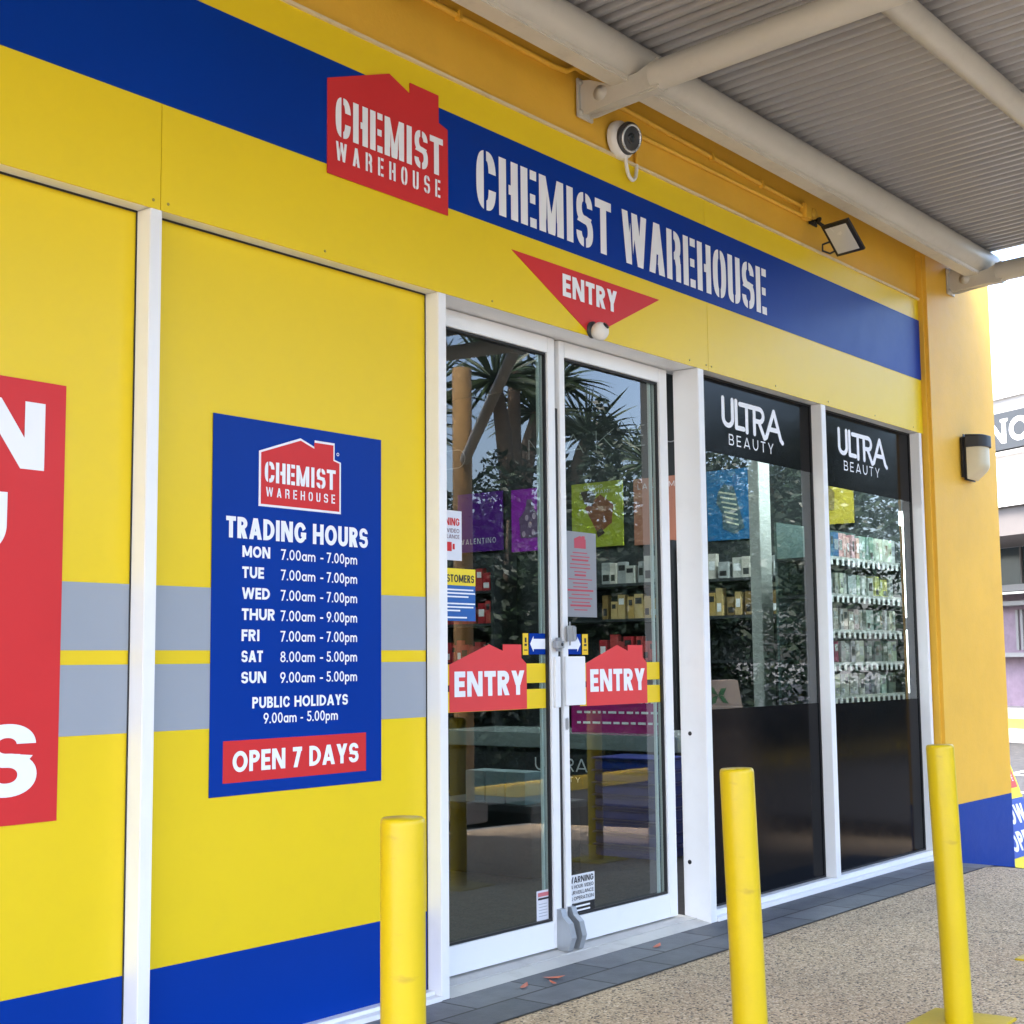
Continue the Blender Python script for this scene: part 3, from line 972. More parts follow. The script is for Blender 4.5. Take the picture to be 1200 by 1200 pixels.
# ------------------------------------------------------------------ windows
def shop_window(x0, x1, label, lx0, lx1):
    t = thing('shop_window', ((x0+x1)/2, PY, .05), label, 'window', 'windows with ULTRA BEAUTY film')
    MB().box(x0+.001, x1-.001, PY, PY+.008, .051, 2.586).build('glass_pane', glass, t)
    MB().box(x0+.003, x1-.003, PY-.0012, PY-.0002, 2.158 if x0 > 6.5 else 2.212, 2.580).build('upper_film', blackgloss, t)
    MB().box(x0+.003, x1-.003, PY-.0012, PY-.0002, .056, .956 if x0 > 6.5 else .966).build('lower_film', blackgloss, t)
    gasket(x0+.0012, x1-.0012, .0515, 2.584, PY-.008, PY-.0006, .008).build('gasket', blackm, t)
    m = MB()
    fr = face_front(PY-.0026)
    w = lx1-lx0
    # ULTRA: rounded strokes, the leg of the R runs into the A
    def arc(cx_, cy_, r_, a0, a1, k=14):
        return [(cx_+r_*math.cos(R(a0+(a1-a0)*i/k)), cy_+r_*math.sin(R(a0+(a1-a0)*i/k))) for i in range(k+1)]
    S = []
    tt = .17
    S.append([(.07, 1.0), (.07, .38)]+arc(.33, .34, .26, 180, 360)+[(.59, 1.0)])
    S.append([(.80, 1.0), (.80, .07), (1.22, .07)])
    S.append([(1.02, .93), (1.78, .93)])
    S.append([(1.40, .93), (1.40, 0)])
    S.append([(1.84, 0), (1.84, .93), (2.12, .93)]+arc(2.14, .70, .23, 90, -90)+[(1.95, .47)])
    S.append([(2.10, .47), (2.42, -.08), (2.54, -.02), (3.02, .98), (3.42, -.02), (3.52, -.10)])
    S.append([(2.72, .30), (3.26, .30)])
    ops = []
    for p in S:
        for a, b_ in zip(p[:-1], p[1:]):
            dx, dy = b_[0]-a[0], b_[1]-a[1]
            l = math.hypot(dx, dy)
            if l < 1e-6:
                continue
            ops.append((1, stroke([a, b_], tt)))
        for q in p:
            ops.append((1, se(q[0], q[1], tt/2, tt/2, 2, 0, 360, 12)))
    poly2d(m, ops, fr, lx0, 2.352, w/3.55, .145)
    text(m, 'BEAUTY', fr, lx0+.10*w, 2.266, .056, w*.73, t=.13, b=.12, track=.34)
    m.build('lettering', white_v, t)
    return t
shop_window(5.790, 7.014, 'first window beside the door jamb, ULTRA BEAUTY on its upper black film', 6.062, 6.690)
shop_window(7.070, 8.333, 'second window beside the orange column, ULTRA BEAUTY on its upper black film', 7.345, 7.995)
# ------------------------------------------------------------------ canopy
SL = .044
def zraf(y):
    return 3.62+SL*(3.35-y)
def zroof(y):
    return 3.866+SL*(2.19-y)
cn_ = thing('canopy', (4.85, 1.0, 3.6), 'grey corrugated canopy roof on cream steel tubes above the footpath', 'canopy')
NX = 14
x0, x1 = -5.0, 9.02
cnt = int((x1-x0)/.076*NX)
m = MB()
ys_ = (-1.35, 3.455)
top = []
for i in range(cnt+1):
    x = x0+i*.076/NX
    q_ = (x/.076) % 1.0
    q_ = min(1, max(0, (min(q_, 1-q_)*2-.36)/.34))
    dz = .046*q_*q_*(3-2*q_)
    top.append((x, dz))
vs = [(x, y, zroof(y)+dz) for y in ys_ for x, dz in top]
n_ = len(top)
m.add(vs, [(i, i+1, n_+i+1, n_+i) for i in range(n_-1)], True)
rs_ = m.build('roof_sheet', roofm, cn_, fix=False)
MB().box(x0, 8.41, 3.40, D+.005, 3.835, 3.87).build('light_gap_cover', roofm, cn_)  # added strip that blocks sun leaking between roof sheet and wall
m = MB()
m.tube([(x0, 3.228, 3.735), (9.0, 3.228, 3.735)], .083, 40)
m.build('wall_tube', tubem, cn_)
m = MB()
m.box(x0, 8.93, 3.208, 3.303, 3.632, 3.79, .006)
m.build('box_gutter', paint('gutter_paint', (.58, .55, .47), .45, .08, .2), cn_)
for y in (2.19, .72, -.72):
    MB().tube([(x0, y, zroof(y)-.060), (9.0, y, zroof(y)-.060)], .0595, 32).build('purlin_tube', tubem, cn_)
MB().box(x0, 9.05, -1.42, -1.34, zroof(-1.4)-.11, zroof(-1.4)+.04, .004).build('edge_gutter', tubem, cn_)
MB().tube([(x0, -1.15, 3.62), (9.0, -1.15, 3.62)], .06, 24).build('edge_beam', tubem, cn_)
for xr in (.93, 4.835, 8.80):
    MB().tube([(xr, 3.10, zraf(3.10)), (xr, -1.35, zraf(-1.35))], .0625, 36).build('rafter_tube', tubem, cn_)
    b_ = MB()
    yb = D if xr < 8 else 3.418
    b_.box(xr-.056, xr+.056, yb-.014, yb-.001, 3.535, 3.708, .003)
    # two cheek plates with a rounded end, bolted
    prof = [(0, 3.545), (.10, 3.545)]+[]
    L = yb-3.04
    z0_ = 3.545
    pl = [(yb-.012, 3.548), (yb-.05, 3.545), (yb-L*.35, 3.555), (3.06, zraf(3.06)-.060), (3.06, zraf(3.06)+.062), (yb-L*.70, 3.655), (yb-.16, 3.645), (yb-.06, 3.69), (yb-.012, 3.70)]
    for xa, xb in ((xr-.036, xr-.026), (xr+.026, xr+.036)):
        a = [Vector((xa, p[0], p[1])) for p in pl]
        c2 = [Vector((xb, p[0], p[1])) for p in pl]
        n_ = len(pl)
        b_.add(a+c2, [tuple(range(n_)), tuple(range(2*n_-1, n_-1, -1))]+[(i, i+n_, (i+1) % n_+n_, (i+1) % n_) for i in range(n_)])
    b_.box(xr-.0255, xr+.0255, 3.07, yb-.012, 3.562, 3.635)
    br = b_.build('wall_bracket', tubem, cn_)
    bo = MB()
    bo.lathe((xr-.036, yb-.115, 3.617), (-1, 0, 0), [(0, .034), (.004, .034), (.005, .020), (.014, .019), (.015, 0)], 20)
    bo.build('pivot_bolt', tubem, br)
    for z in (3.555, 3.688):
        MB().lathe((xr-.046, yb-.014, z), (0, -1, 0), [(0, .012), (.010, .011), (.011, 0)], 6).build('bolt', tubem, br)
pst = MB()
for xp in (2.4, 9.75):
    t = thing('canopy_post', (xp, -1.15, -.2), 'orange painted canopy post at the kerb, %s' % ('nearer the camera' if xp < 5 else 'beyond the column'), 'post')
    MB().tube([(xp, -1.15, -.2), (xp, -1.15, 3.9)], .09, 24).build('post_shaft', paint('post_paint', (.45, .27, .10), .5, .1, .1), t)
    MB().tube([(xp, -1.15, 3.0), (xp-.75, .1, 3.80)], .05, 16).build('brace', tubem, t)
    MB().box(xp-.15, xp+.15, -1.30, -1.0, -.22, -.03, .01).build('base_plate', concrete, t)
# ------------------------------------------------------------------ conduits, cameras, lamps
cd = thing('conduit', (5.0, D, 3.69), 'orange painted conduit pipes running along the upper wall behind the bracket', 'pipe')
m = MB()
p = [(-3, D-.006, 3.712), (4.62, D-.006, 3.706)]
p += [(4.70, D-.010, 3.712), (4.74, D-.03, 3.735), (4.90, D-.03, 3.732), (4.96, D-.010, 3.695), (5.05, D-.006, 3.682), (6.86, D-.006, 3.652)]
m.tube(p, .0125, 12)
m.build('upper_pipe', orange, cd)
m = MB()
p = [(5.235, D-.006, 3.44), (5.235, D-.006, 3.54)]+[(5.235+.05*(1-math.cos(R(a))), D-.006, 3.54+.05*math.sin(R(a))) for a in (20, 45, 70, 90)]+[(6.84, D-.006, 3.602)]
m.tube(p, .011, 12)
m.build('lower_pipe', orange, cd)
for x in (3.2, 4.0, 5.9, 6.4):
    z = 3.706 if x < 5 else 3.667-.016*(x-5.9)
    MB().box(x-.012, x+.012, D-.022, D+.004, z-.02, z+.018, .003).build('saddle_clip', orange, cd)
jb = MB()
jb.box(6.84, 6.92, D-.035, D+.004, 3.585, 3.670, .006)
jb.lathe((6.95, D-.02, 3.63), (0, -1, 0), [(-.03, .03), (.012, .03), (.016, .026), (.016, 0)], 16)
jb.build('junction_box', orange, cd)
# turret camera
tc = thing('turret_camera', (5.09, D, 3.50), 'white turret security camera with dark lens face under the canopy bracket', 'security camera')
C0 = Vector((5.09, D-.004, 3.515))
MB().lathe(C0, (0, -1, 0), [(0, .086), (.012, .088), (.030, .084), (.042, .070), (.044, 0)], 40).build('base', camwhite, tc)
ax = Vector((-.12, -.95, -.26)).normalized()
C1 = C0+Vector((0, -.052, 0))
MB().lathe(C1-ax*.03, ax, [(.005, .045), (.02, .066), (.035, .073), (.046, .071), (.052, .064), (.052, 0)], 36).build('lens_housing', darkgrey, tc)
m = MB()
m.lathe(C1+ax*.0225, ax, [(0, .062), (.006, .062), (.006, .053), (0, .053)], 36)
m.build('chrome_rim', chrome, tc)
m = MB()
m.lathe(C1+ax*.023, ax, [(0, .024), (.004, .022), (.006, .014), (.002, 0)], 24)
m.build('lens', lensdark, tc)
m = MB()
p = [(5.105, D-.035, 3.452), (5.112, D-.030, 3.41), (5.13, D-.028, 3.365), (5.165, D-.026, 3.345), (5.20, D-.022, 3.37), (5.225, D-.012, 3.42), (5.235, D-.006, 3.45)]
q = []
for i in range(len(p)-1):
    for k in range(4):
        q.append(Vector(p[i]).lerp(Vector(p[i+1]), k/4))
q.append(Vector(p[-1]))
for _ in range(3):
    q = [q[0]]+[(q[i-1]+q[i]*2+q[i+1])/4 for i in range(1, len(q)-1)]+[q[-1]]
m.tube(q, .0085, 12)
m.build('cable', camwhite, tc)
# small ball camera
bc = thing('ball_camera', (4.865, D, 2.61), 'small white ball camera hanging at the tip of the red ENTRY triangle', 'security camera')
MB().lathe((4.865, D-.001, 2.612), (0, -1, 0), [(0, .036), (.014, .036), (.018, .03), (.018, 0)], 28).build('mount', darkgrey, bc)
m = MB()
prof = [(-.036*math.cos(R(a)), .040*math.sin(R(a))) for a in range(0, 181, 12)]
m.lathe((4.865, D-.046, 2.600), (-.3, -.9, -.1), prof, 32)
m.build('ball', camwhite, bc)
ax = Vector((.06, -.82, .55)).normalized()
MB().lathe(Vector((4.865, D-.046, 2.600))+ax*.0355, ax, [(0, .016), (.006, .015), (.0068, 0)], 18).build('lens', lensdark, bc)
# floodlight
fl_ = thing('floodlight', (6.93, 3.40, 3.53), 'square black-framed floodlight on the upper wall before the orange column', 'floodlight')
TL, TR_, BL, BR = Vector((6.905, 3.38, 3.534)), Vector((6.790, 3.17, 3.507)), Vector((7.091, 3.38, 3.409)), Vector((6.985, 3.17, 3.386))
m = MB()
m.quadplate(TL, TR_, BR, BL, -.012)
fb = m.build('housing', blackm, fl_)
def bil(u, v):
    return TL.lerp(TR_, u).lerp(BL.lerp(BR, u), v)
nn = (TR_-TL).cross(BL-TL).normalized()
if nn.x > 0:
    nn = -nn
q4 = [bil(*uv)+nn*.003 for uv in ((.11, .09), (.89, .09), (.89, .91), (.11, .91))]
m = MB()
m.quadplate(q4[0], q4[1], q4[2], q4[3], .002)
m.build('glass_front', lampglass, fl_)
m = MB()
c0 = bil(.02, .1)-nn*.02
m.tube([(6.985, D-.004, 3.60), (6.975, D-.05, 3.605), (6.93, D-.07, 3.585), (6.905, D-.075, 3.56), c0], .010, 10)
m.tube([(6.95, D-.004, 3.60), (6.94, D-.03, 3.585), (6.92, D-.05, 3.57)], .007, 10)
m.box(6.93, 7.02, D-.012, D-.001, 3.575, 3.625, .003)
m.build('mount_arm', blackm, fl_)
m = MB()
a_ = bil(.05, .55)-nn*.02
b2_ = bil(.05, .85)-nn*.02
m.tube([a_, a_+Vector((-.03, .05, -.02)), a_.lerp(b2_, .5)+Vector((-.04, .06, -.03)), b2_+Vector((-.02, .04, -.02)), b2_], .006, 8)
m.build('cable', blackm, fl_)
# bulkhead light on the column
bk = thing('bulkhead_light', (8.95, 3.418, 2.33), 'black hooded bulkhead light with cream lens on the orange column', 'wall light')
m = MB()
m.box(8.845, 9.065, 3.376, 3.4175, 2.335, 2.632, .022)
m.build('back_plate', blackm, bk)
def bulge(x0, x1, z0, z1, depth, ybase, top):
    """a shell whose front swells outward, with a sloping top or bottom"""
    m = MB()
    NU, NV = 14, 14
    vs, fs = [], []
    for j in range(NV+1):
        for i in range(NU+1):
            a, b_ = i/NU*2-1, j/NV
            px = 1-abs(a)**3.2
            pz = (min(1, (1-b_)/.10) ** .5 if top else 1.0)*(math.sin(min(1, (b_+.02)/.45)*math.pi/2) if not top else 1)
            vs.append((x0+(x1-x0)*i/NU, ybase-depth*max(px, 0)**.5*pz, z0+(z1-z0)*b_))
    for j in range(NV):
        for i in range(NU):
            fs.append((j*(NU+1)+i, j*(NU+1)+i+1, (j+1)*(NU+1)+i+1, (j+1)*(NU+1)+i))
    m.add(vs, fs, True)
    m.add([vs[i] for i in range(NU+1)]+[(vs[i][0], ybase, vs[i][2]) for i in range(NU+1)], [(i, i+1, NU+2+i, NU+1+i) for i in range(NU)])
    o_ = NV*(NU+1)
    m.add([vs[o_+i] for i in range(NU+1)]+[(vs[o_+i][0], ybase, vs[o_+i][2]) for i in range(NU+1)], [(i, i+1, NU+2+i, NU+1+i) for i in range(NU)])
    return m
bulge(8.862, 9.048, 2.340, 2.548, .105, 3.378, False).build('lens', lampcream, bk)
bulge(8.850, 9.060, 2.545, 2.630, .118, 3.378, True).build('hood', blackm, bk)
# ------------------------------------------------------------------ bollards
def make_bollard():
    t = thing('bollard', (0, 0, 0), '', 'bollard', 'yellow steel bollards along the footpath')
    m = MB()
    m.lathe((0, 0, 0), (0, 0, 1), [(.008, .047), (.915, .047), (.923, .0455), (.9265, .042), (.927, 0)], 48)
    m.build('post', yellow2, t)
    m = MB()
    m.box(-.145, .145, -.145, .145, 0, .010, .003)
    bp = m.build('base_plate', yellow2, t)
    return t
b0 = make_bollard()
BOL = [(2.190, 2.062, 0, 0, 'yellow bollard nearest the camera, in front of the trading hours panel'),
       (3.474, 2.008, -1.6, 0, 'yellow bollard standing in front of the first black-banded window'),
       (4.775, 1.958, -1.7, 0, 'yellow bollard in front of the orange column, its base plate in view'),
       (6.050, 2.00, 0, 0, 'yellow bollard past the column bollard, seen only mirrored in the door glass'),
       (7.330, 2.02, 0, 0, 'farthest yellow bollard of the row, near the end of the footpath')]
for i, (x, y, tx, ty, lb) in enumerate(BOL):
    o = b0 if i == 0 else copy_tree(b0)
    o.location = (x, y, zg(x, y)+.001)
    # lean a little, sideways to the view
    o.rotation_euler = Vector((0, 0, 0))
    if tx:
        axis = Vector((math.sin(_yaw), math.cos(_yaw), 0))
        o.rotation_mode = 'QUATERNION'
        from mathutils import Quaternion
        o.rotation_quaternion = Quaternion(axis, R(tx))
        k_ = .90*math.sin(R(-tx))
        o.location.x += k_*math.cos(_yaw)
        o.location.y -= k_*math.sin(_yaw)
    o['label'] = lb
    o.scale = (1, 1, (.984, 1.009, 1.010, 1, 1)[i])
# ------------------------------------------------------------------ sandwich boards
sb = thing('sandwich_board', (9.9, 3.0, zg(9.9, 3.3)), 'yellow and blue sandwich board reading NOW OPEN beside the column base', 'sandwich board')
zb = zg(9.9, 3.35)
xa, xb = 9.61, 10.21
F0 = Vector((xa, 3.44, zb+.01))
up = Vector((0, .30, .86))
fr = FR(F0+Vector((0, 0, 0)), Vector((1, 0, 0)), up)
W_ = xb-xa
MB().prism(rc(0, 0, W_, 1), fr, .012).build('front_panel', flat((.80, .66, .02)), sb)
nrm = Vector((1, 0, 0)).cross(up).normalized()
f2 = FR(F0+nrm*.002, Vector((1, 0, 0)), up)
f3 = FR(F0+nrm*.004, Vector((1, 0, 0)), up)
f4 = FR(F0+nrm*.006, Vector((1, 0, 0)), up)
bb = MB().prism(rc(0, .10, W_, .52), f2, .0015).build('blue_block', flat((.01, .06, .36)), sb)
m = MB()
def text_on(mb, s, f, x, y, h, W, **k):
    o_, u_, v_ = f
    v2 = v_
    return text(mb, s, (o_+v2*y, u_, v2.normalized()), x, 0, h, W, **k)
text_on(m, 'NOW', f3, .05, .335, .13, .46, t=.27, b=.23)
text_on(m, 'OPEN', f3, .05, .14, .13, .50, t=.27, b=.23)
m.build('lettering', white_v, bb)
hs = MB().prism([(.08+p[0]*.49, .60+p[1]*.33) for p in HOUSE], f2, .0015).build('house_logo', flat((.62, .05, .04)), sb)
m = MB()
text_on(m, 'CHEMIST', f3, .115, .735, .085, .42, t=.2, b=.17, st=True, widths=CONW, track=.06)
text_on(m, 'WAREHOUSE', f3, .115, .65, .045, .42, t=.17, b=.15, track=.3, widths=CONW)
m.build('lettering', white_v, hs)
m = MB()
bk_ = FR(F0+Vector((0, .62, 0)), Vector((1, 0, 0)), Vector((0, -.30, .86)))
m.prism(rc(0, 0, W_, 1), bk_, .012)
m.build('rear_panel', flat((.80, .66, .02)), sb)
cb = thing('cafe_board', (10.65, .9, zg(10.65, .9)), 'beige board reading OPEN with a green leaf, mirrored in the first window', 'sandwich board')
zc = zg(10.65, .9)
F1 = Vector((10.72, 1.15, zc))
upc = Vector((0, -.24, 1.36))
frc = FR(F1, Vector((-1, 0, 0)), upc)
MB().prism(rc(0, 0, .75, 1), frc, .015).build('front_panel', flat((.62, .50, .38)), cb)
nc = Vector((-1, 0, 0)).cross(upc).normalized()
m = MB()
f5 = FR(F1+nc*.003, Vector((-1, 0, 0)), upc)
text_on(m, 'OPEN', f5, .10, .70, .15, .55, t=.22, b=.19)
m.build('lettering', flat((.05, .04, .04)), cb)
m = MB()
o5, u5, v5 = f5
for ang in (-25, 30, 160, 205):
    c_, s_ = math.cos(R(ang)), math.sin(R(ang))
    pts = [(0, 0), (.08, .028), (.17, 0), (.08, -.028)]
    poly2d(m, [(1, [(.37+x*c_-y*s_, .91+(x*s_+y*c_)*.75) for x, y in pts])], f5)
m.build('leaf_emblem', flat((.06, .25, .06)), cb)
MB().prism(rc(0, 0, .75, 1), FR(F1+Vector((0, -.50, 0)), Vector((-1, 0, 0)), Vector((0, .24, 1.36))), .015).build('rear_panel', flat((.62, .50, .38)), cb)
# ------------------------------------------------------------------ fallen bits on the pavers
for i, (x, y, a, l) in enumerate(((4.22, 3.36, 20, .035), (4.40, 3.36, -60, .045), (5.13, 3.37, 10, .035), (4.33, 3.31, 80, .022))):
    m = MB()
    c_, s_ = math.cos(R(a)), math.sin(R(a))
    pr_ = [(-l, 0, .004), (-.4*l, .35*l, .002), (.5*l, .28*l, .006), (l, 0, .012), (.4*l, -.3*l, .004), (-.5*l, -.26*l, .003)]
    m.add([(x+p[0]*c_-p[1]*s_, y+p[0]*s_+p[1]*c_, .006+p[2]) for p in pr_], [(0, 5, 4, 3, 2, 1)])
    tag(m.build('fallen_leaf', leaf_dry), ['red fallen leaf on the slate pavers, left of the door bolts', 'longest red fallen leaf on the pavers below the door bolts', 'small red fallen leaf on the pavers by the right door', 'smallest red fallen leaf at the paver edge near the left door'][i], 'leaf', 'red leaves on the pavers')
# ------------------------------------------------------------------ far building
U_ = Vector((math.sin(R(28)), math.cos(R(28)), 0))
NB = Vector((-U_.y, U_.x, 0))
B0 = Vector((29.25, 10.48, 0))
def fbx(mb, s0, s1, d0, d1, z0, z1):
    """s along the front, d out from the wall towards the camera"""
    pts = []
    for z in (z0, z1):
        for d in (d0, d1):
            for s in (s0, s1):
                q = B0+U_*s+NB*d
                pts.append((q.x, q.y, z))
    mb.add(pts, [(0, 2, 3, 1), (4, 5, 7, 6), (0, 1, 5, 4), (2, 6, 7, 3), (0, 4, 6, 2), (1, 3, 7, 5)])
    return mb
fbd = thing('white_shop_building', (B0.x, B0.y, -.53), 'white shop building across the car park with a dark lettered sign', 'building')
fbx(MB(), -6, 9, -9, 0, 4.1, 6.55).build('upper_wall', farwhite, fbd)
m = MB()
fbx(m, -6, 9, -9, .08, 6.55, 6.70)
m.build('parapet', farwhite, fbd)
sgn = fbx(MB(), -5.9, .6, 0, .12, 5.47, 6.24).build('sign_panel', farsign, fbd)
q = B0+NB*.125
FF = (Vector((q.x, q.y, 0)), -U_, Vector((0, 0, 1)))
m = MB()
text(m, 'NO', FF, -.13, 5.60, .50, 1.20, t=.23, b=.20, track=.14)
for x_ in (-.13, .18):   # slab serifs on the N
    poly2d(m, [(1, rc(0, 0, .22, .055))], (FF[0]+NB*.004, FF[1], FF[2]), x_-.05+(.12 if x_ > 0 else 0), 5.60 if x_ < 0 else 6.045)
m.build('lettering', white_v, sgn)
fbx(MB(), -5.95, .8, .0, .14, 5.36, 5.43).build('sign_ledge', farwhite, fbd)
fbx(MB(), -6, 9, 0, 2.2, 3.98, 4.12).build('awning', paint('awning_metal', (.55, .54, .52), .5), fbd)
fbx(MB(), -6, 9, .02, 2.1, 3.45, 3.97).build('awning_beam', fardark, fbd)
fbx(MB(), -6, 9, -.5, -.02, 2.68, 3.44).build('transom_glass', farwin, fbd)
for i in range(7):
    fbx(MB(), -5.3+i*.95, -5.25+i*.95, -.02, .02, 2.70, 3.44).build('transom_bar', fardark, fbd)
fbx(MB(), -6, 9, -.3, .03, 2.55, 2.68).build('window_head', farwhite, fbd)
fbx(MB(), -6, 9, -1.2, -1.0, .1, 2.55).build('display_back', farpink, fbd)
m = MB()
for z in (2.28, 1.20):
    fbx(m, -6, 9, -.98, -.5, z, z+.09)
m.build('display_shelf', farwhite, fbd)
m = MB()
random.seed(5)
for i in range(48):
    s = -5.9+i*.14
    fbx(m, s, s+.07, -.985, -.95, 1.35, 2.2)
m.build('slat_panel', farwhite, fbd)
for i, (s, h, c_) in enumerate(((.0, .28, 0), (-.28, .36, 1), (-.48, .22, 1), (-.75, .3, 0))):
    fbx(MB(), s-.09, s+.09, -.8, -.6, 2.37, 2.37+h*.7).build('display_jar', farwhite if c_ else fardark, fbd)
for i, s in enumerate((.02, -.22, -.42)):
    fbx(MB(), s-.05, s+.05, -.8, -.6, .45, 1.0+.1*(i % 2)).build('display_item', fardark, fbd)
fbx(MB(), -6, 9, -1, .02, -.05, .16).build('window_plinth', farwhite, fbd)
fbx(MB(), -6, 9, -1, .05, -.25, -.05).build('yellow_plinth', kerb_y, fbd)
fbx(MB(), -6, 9, -1, .10, -.55, -.25).build('lower_plinth', concrete, fbd)
# ------------------------------------------------------------------ plants across the road (mirrored in the glass)
def blade_head(m, c, r, n, droop=.35, w=.05):
    c = Vector(c)
    for _ in range(n):
        th_ = random.uniform(0, 2*math.pi)
        ph = math.asin(random.uniform(-.25, 1))
        d = Vector((math.cos(th_)*math.cos(ph), math.sin(th_)*math.cos(ph), math.sin(ph)))
        side = d.cross(Vector((random.uniform(-1, 1), random.uniform(-1, 1), random.uniform(-1, 1)))).normalized()
        L = r*random.uniform(.75, 1.1)
        pts = []
        for k, (tt, ww) in enumerate(((0, .6), (.4, 1.0), (.75, .7), (1.0, .05))):
            p_ = c+d*L*tt+Vector((0, 0, -droop*L*tt*tt*(1-abs(d.z))))
            pts += [p_+side*w*ww*.5, p_-side*w*ww*.5]
        m.add(pts, [(0, 1, 3, 2), (2, 3, 5, 4), (4, 5, 7, 6)])
PALM = [(16.2, -5.7, ((0, 0, 6.1), (-.8, .3, 5.2), (.8, -.2, 5.0)), 'tall spiky palm in the garden bed across the road, mirrored in the left door'),
        (17.6, -6.0, ((0, 0, 5.6), (.6, .2, 4.8)), 'spiky palm mirrored beside the meeting stiles of the doors'),
        (14.3, -5.8, ((0, 0, 4.9), (-.5, 0, 4.4)), 'shorter spiky palm at the garden bed end nearest the shop'),
        (20.6, -6.2, ((0, 0, 4.6), (.5, .1, 4.0)), 'low spiky palm mirrored in the right door')]
random.seed(11)
for (x, y, heads, lb) in PALM:
    t = thing('palm_tree', (x, y, -.4), lb, 'palm tree', 'spiky palms across the road')
    tk, cr = MB(), MB()
    for i, (dx, dy, z) in enumerate(heads):
        base = (x, y, -.45) if i == 0 else (x+dx*.2, y+dy*.2, heads[0][2]*.5)
        tk.tube([base, (x+dx*.6, y+dy*.6, (base[2]+z)*.55), (x+dx, y+dy, z)], [.16 if i == 0 else .11, .12, .08], 10)
        blade_head(cr, (x+dx, y+dy, z), 1.05, 110)
    tk.build('trunk', bark, t)
    cr.build('crown', leaf_palm, t, fix=False)
def leafy(m, c, r, n, s, flat_=1.0):
    c = Vector(c)
    lumps = [(Vector((random.gauss(0, .45)*r[0], random.gauss(0, .45)*r[1], random.gauss(0, .4)*r[2])), random.uniform(.35, .6)) for _ in range(14)]
    for _ in range(n):
        l, k = random.choice(lumps)
        d = Vector((random.gauss(0, 1), random.gauss(0, 1), random.gauss(0, 1))).normalized()*random.uniform(.6, 1.0)
        p_ = c+l+Vector((d.x*r[0]*k, d.y*r[1]*k, d.z*r[2]*k))
        u_ = Vector((random.uniform(-1, 1), random.uniform(-1, 1), random.uniform(-.6, .6))).normalized()
        v_ = u_.cross(Vector((random.uniform(-1, 1), random.uniform(-1, 1), random.uniform(-1, 1)))).normalized()
        a_ = s*random.uniform(.6, 1.3)
        m.add([p_-u_*a_, p_+v_*a_*.45, p_+u_*a_, p_-v_*a_*.45], [(0, 1, 2, 3)])
TREES = [(23.2, -4.6), (27, -3.8), (31, -3.0), (9.0, -9.5), (12.5, -8.6), (15.5, -8.9), (18.5, -8.2), (22, -8.8), (26, -8.4), (30, -8.0)]
TL_ = ['tall dark tree nearest the end of the canopy, mirrored in the first window', 'tall dark tree between two others, mirrored in the second window', 'tall dark tree nearest the white shop building', 'dark dense tree across the road, first from the near end of the row', 'dark dense tree behind the shorter spiky palm', 'dark dense tree directly behind the tall spiky palm', 'dark dense tree behind the low spiky palm', 'dark dense tree in the row behind the tall one mirrored in the first window', 'dark dense tree in the row behind the one mirrored in the second window', 'dark dense tree farthest along the row across the road']
for i, (x, y) in enumerate(TREES):
    t = thing('tree', (x, y, -.4), TL_[i], 'tree', 'dark trees across the road')
    h = random.uniform(3.5, 4.0) if y < -7 and x < 24.5 else random.uniform(6.2, 7.2)
    tk = MB()
    tk.tube([(x, y, -.45), (x+.1, y, h*.35), (x, y+.1, h*.6)], [.2, .15, .08], 10)
    for a in (0, 2.1, 4.2):
        tk.tube([(x+.05, y, h*.35), (x+math.cos(a)*.6, y+math.sin(a)*.6, h*.62), (x+math.cos(a)*1.1, y+math.sin(a)*1.1, h*.8)], [.1, .07, .03], 8)
    tk.build('trunk', bark, t)
    cr = MB()
    leafy(cr, (x, y, h*.52), (2.3, 1.7, h*.52), 9000, .085)
    cr.build('crown', leaf_dk, t, fix=False)
SHR = [(11.6, 3.9), (13.3, 4.2), (15.0, 4.4), (16.6, 4.5), (18.2, 4.3), (19.9, 4.2)]
SHL = ['dark tall shrub at the near end of the garden bed', 'dark tall shrub in front of the shorter spiky palm', 'dark tall shrub left of the tall spiky palm trunk', 'dark tall shrub hiding the trunk of the tall spiky palm', 'dark tall shrub mirrored in the right door', 'dark tall shrub mirrored beside the door jamb']
for i, (x, h) in enumerate(SHR):
    h *= .95
    t = thing('tall_shrub', (x, -5.15, -.4), SHL[i], 'shrub', 'tall shrubs in the garden bed across the road')
    tk = MB()
    for a in (0, 1.6, 3.1, 4.7):
        tk.tube([(x, -5.15, -.45), (x+.3*math.cos(a), -5.15+.2*math.sin(a), h*.4), (x+.5*math.cos(a), -5.15+.3*math.sin(a), h*.75)], [.07, .05, .02], 8)
    tk.build('stem', bark, t)
    cr = MB()
    leafy(cr, (x, -5.15, h*.50), (1.15, .75, h*.50), 7000, .075)
    leafy(cr, (x, -5.15, h*.30), (1.15, .75, h*.35), 4000, .075)
    cr.build('foliage', leaf_dk, t, fix=False)
hg = MB()
for i in range(16):
    leafy(hg, (4+i*1.9, -5.4, .05), (1.4, .7, .8), 1600, .07)
o = hg.build('ground_cover', leaf_dk, fix=False)
o['kind'] = 'stuff'
gb = MB()
gb.box(3, 36, -9.6, -4.5, -.6, -.40)
struct('garden_bed', gb, paint('bark_mulch', (.06, .045, .03), .9, .3, .2, .4))
kb = MB()
for i in range(18):
    kb.box(2.9+i*1.85, 2.9+i*1.85+1.845, -4.5, -4.30, -.6, -.36, .02)
struct('yellow_kerb', kb, kerb_y)
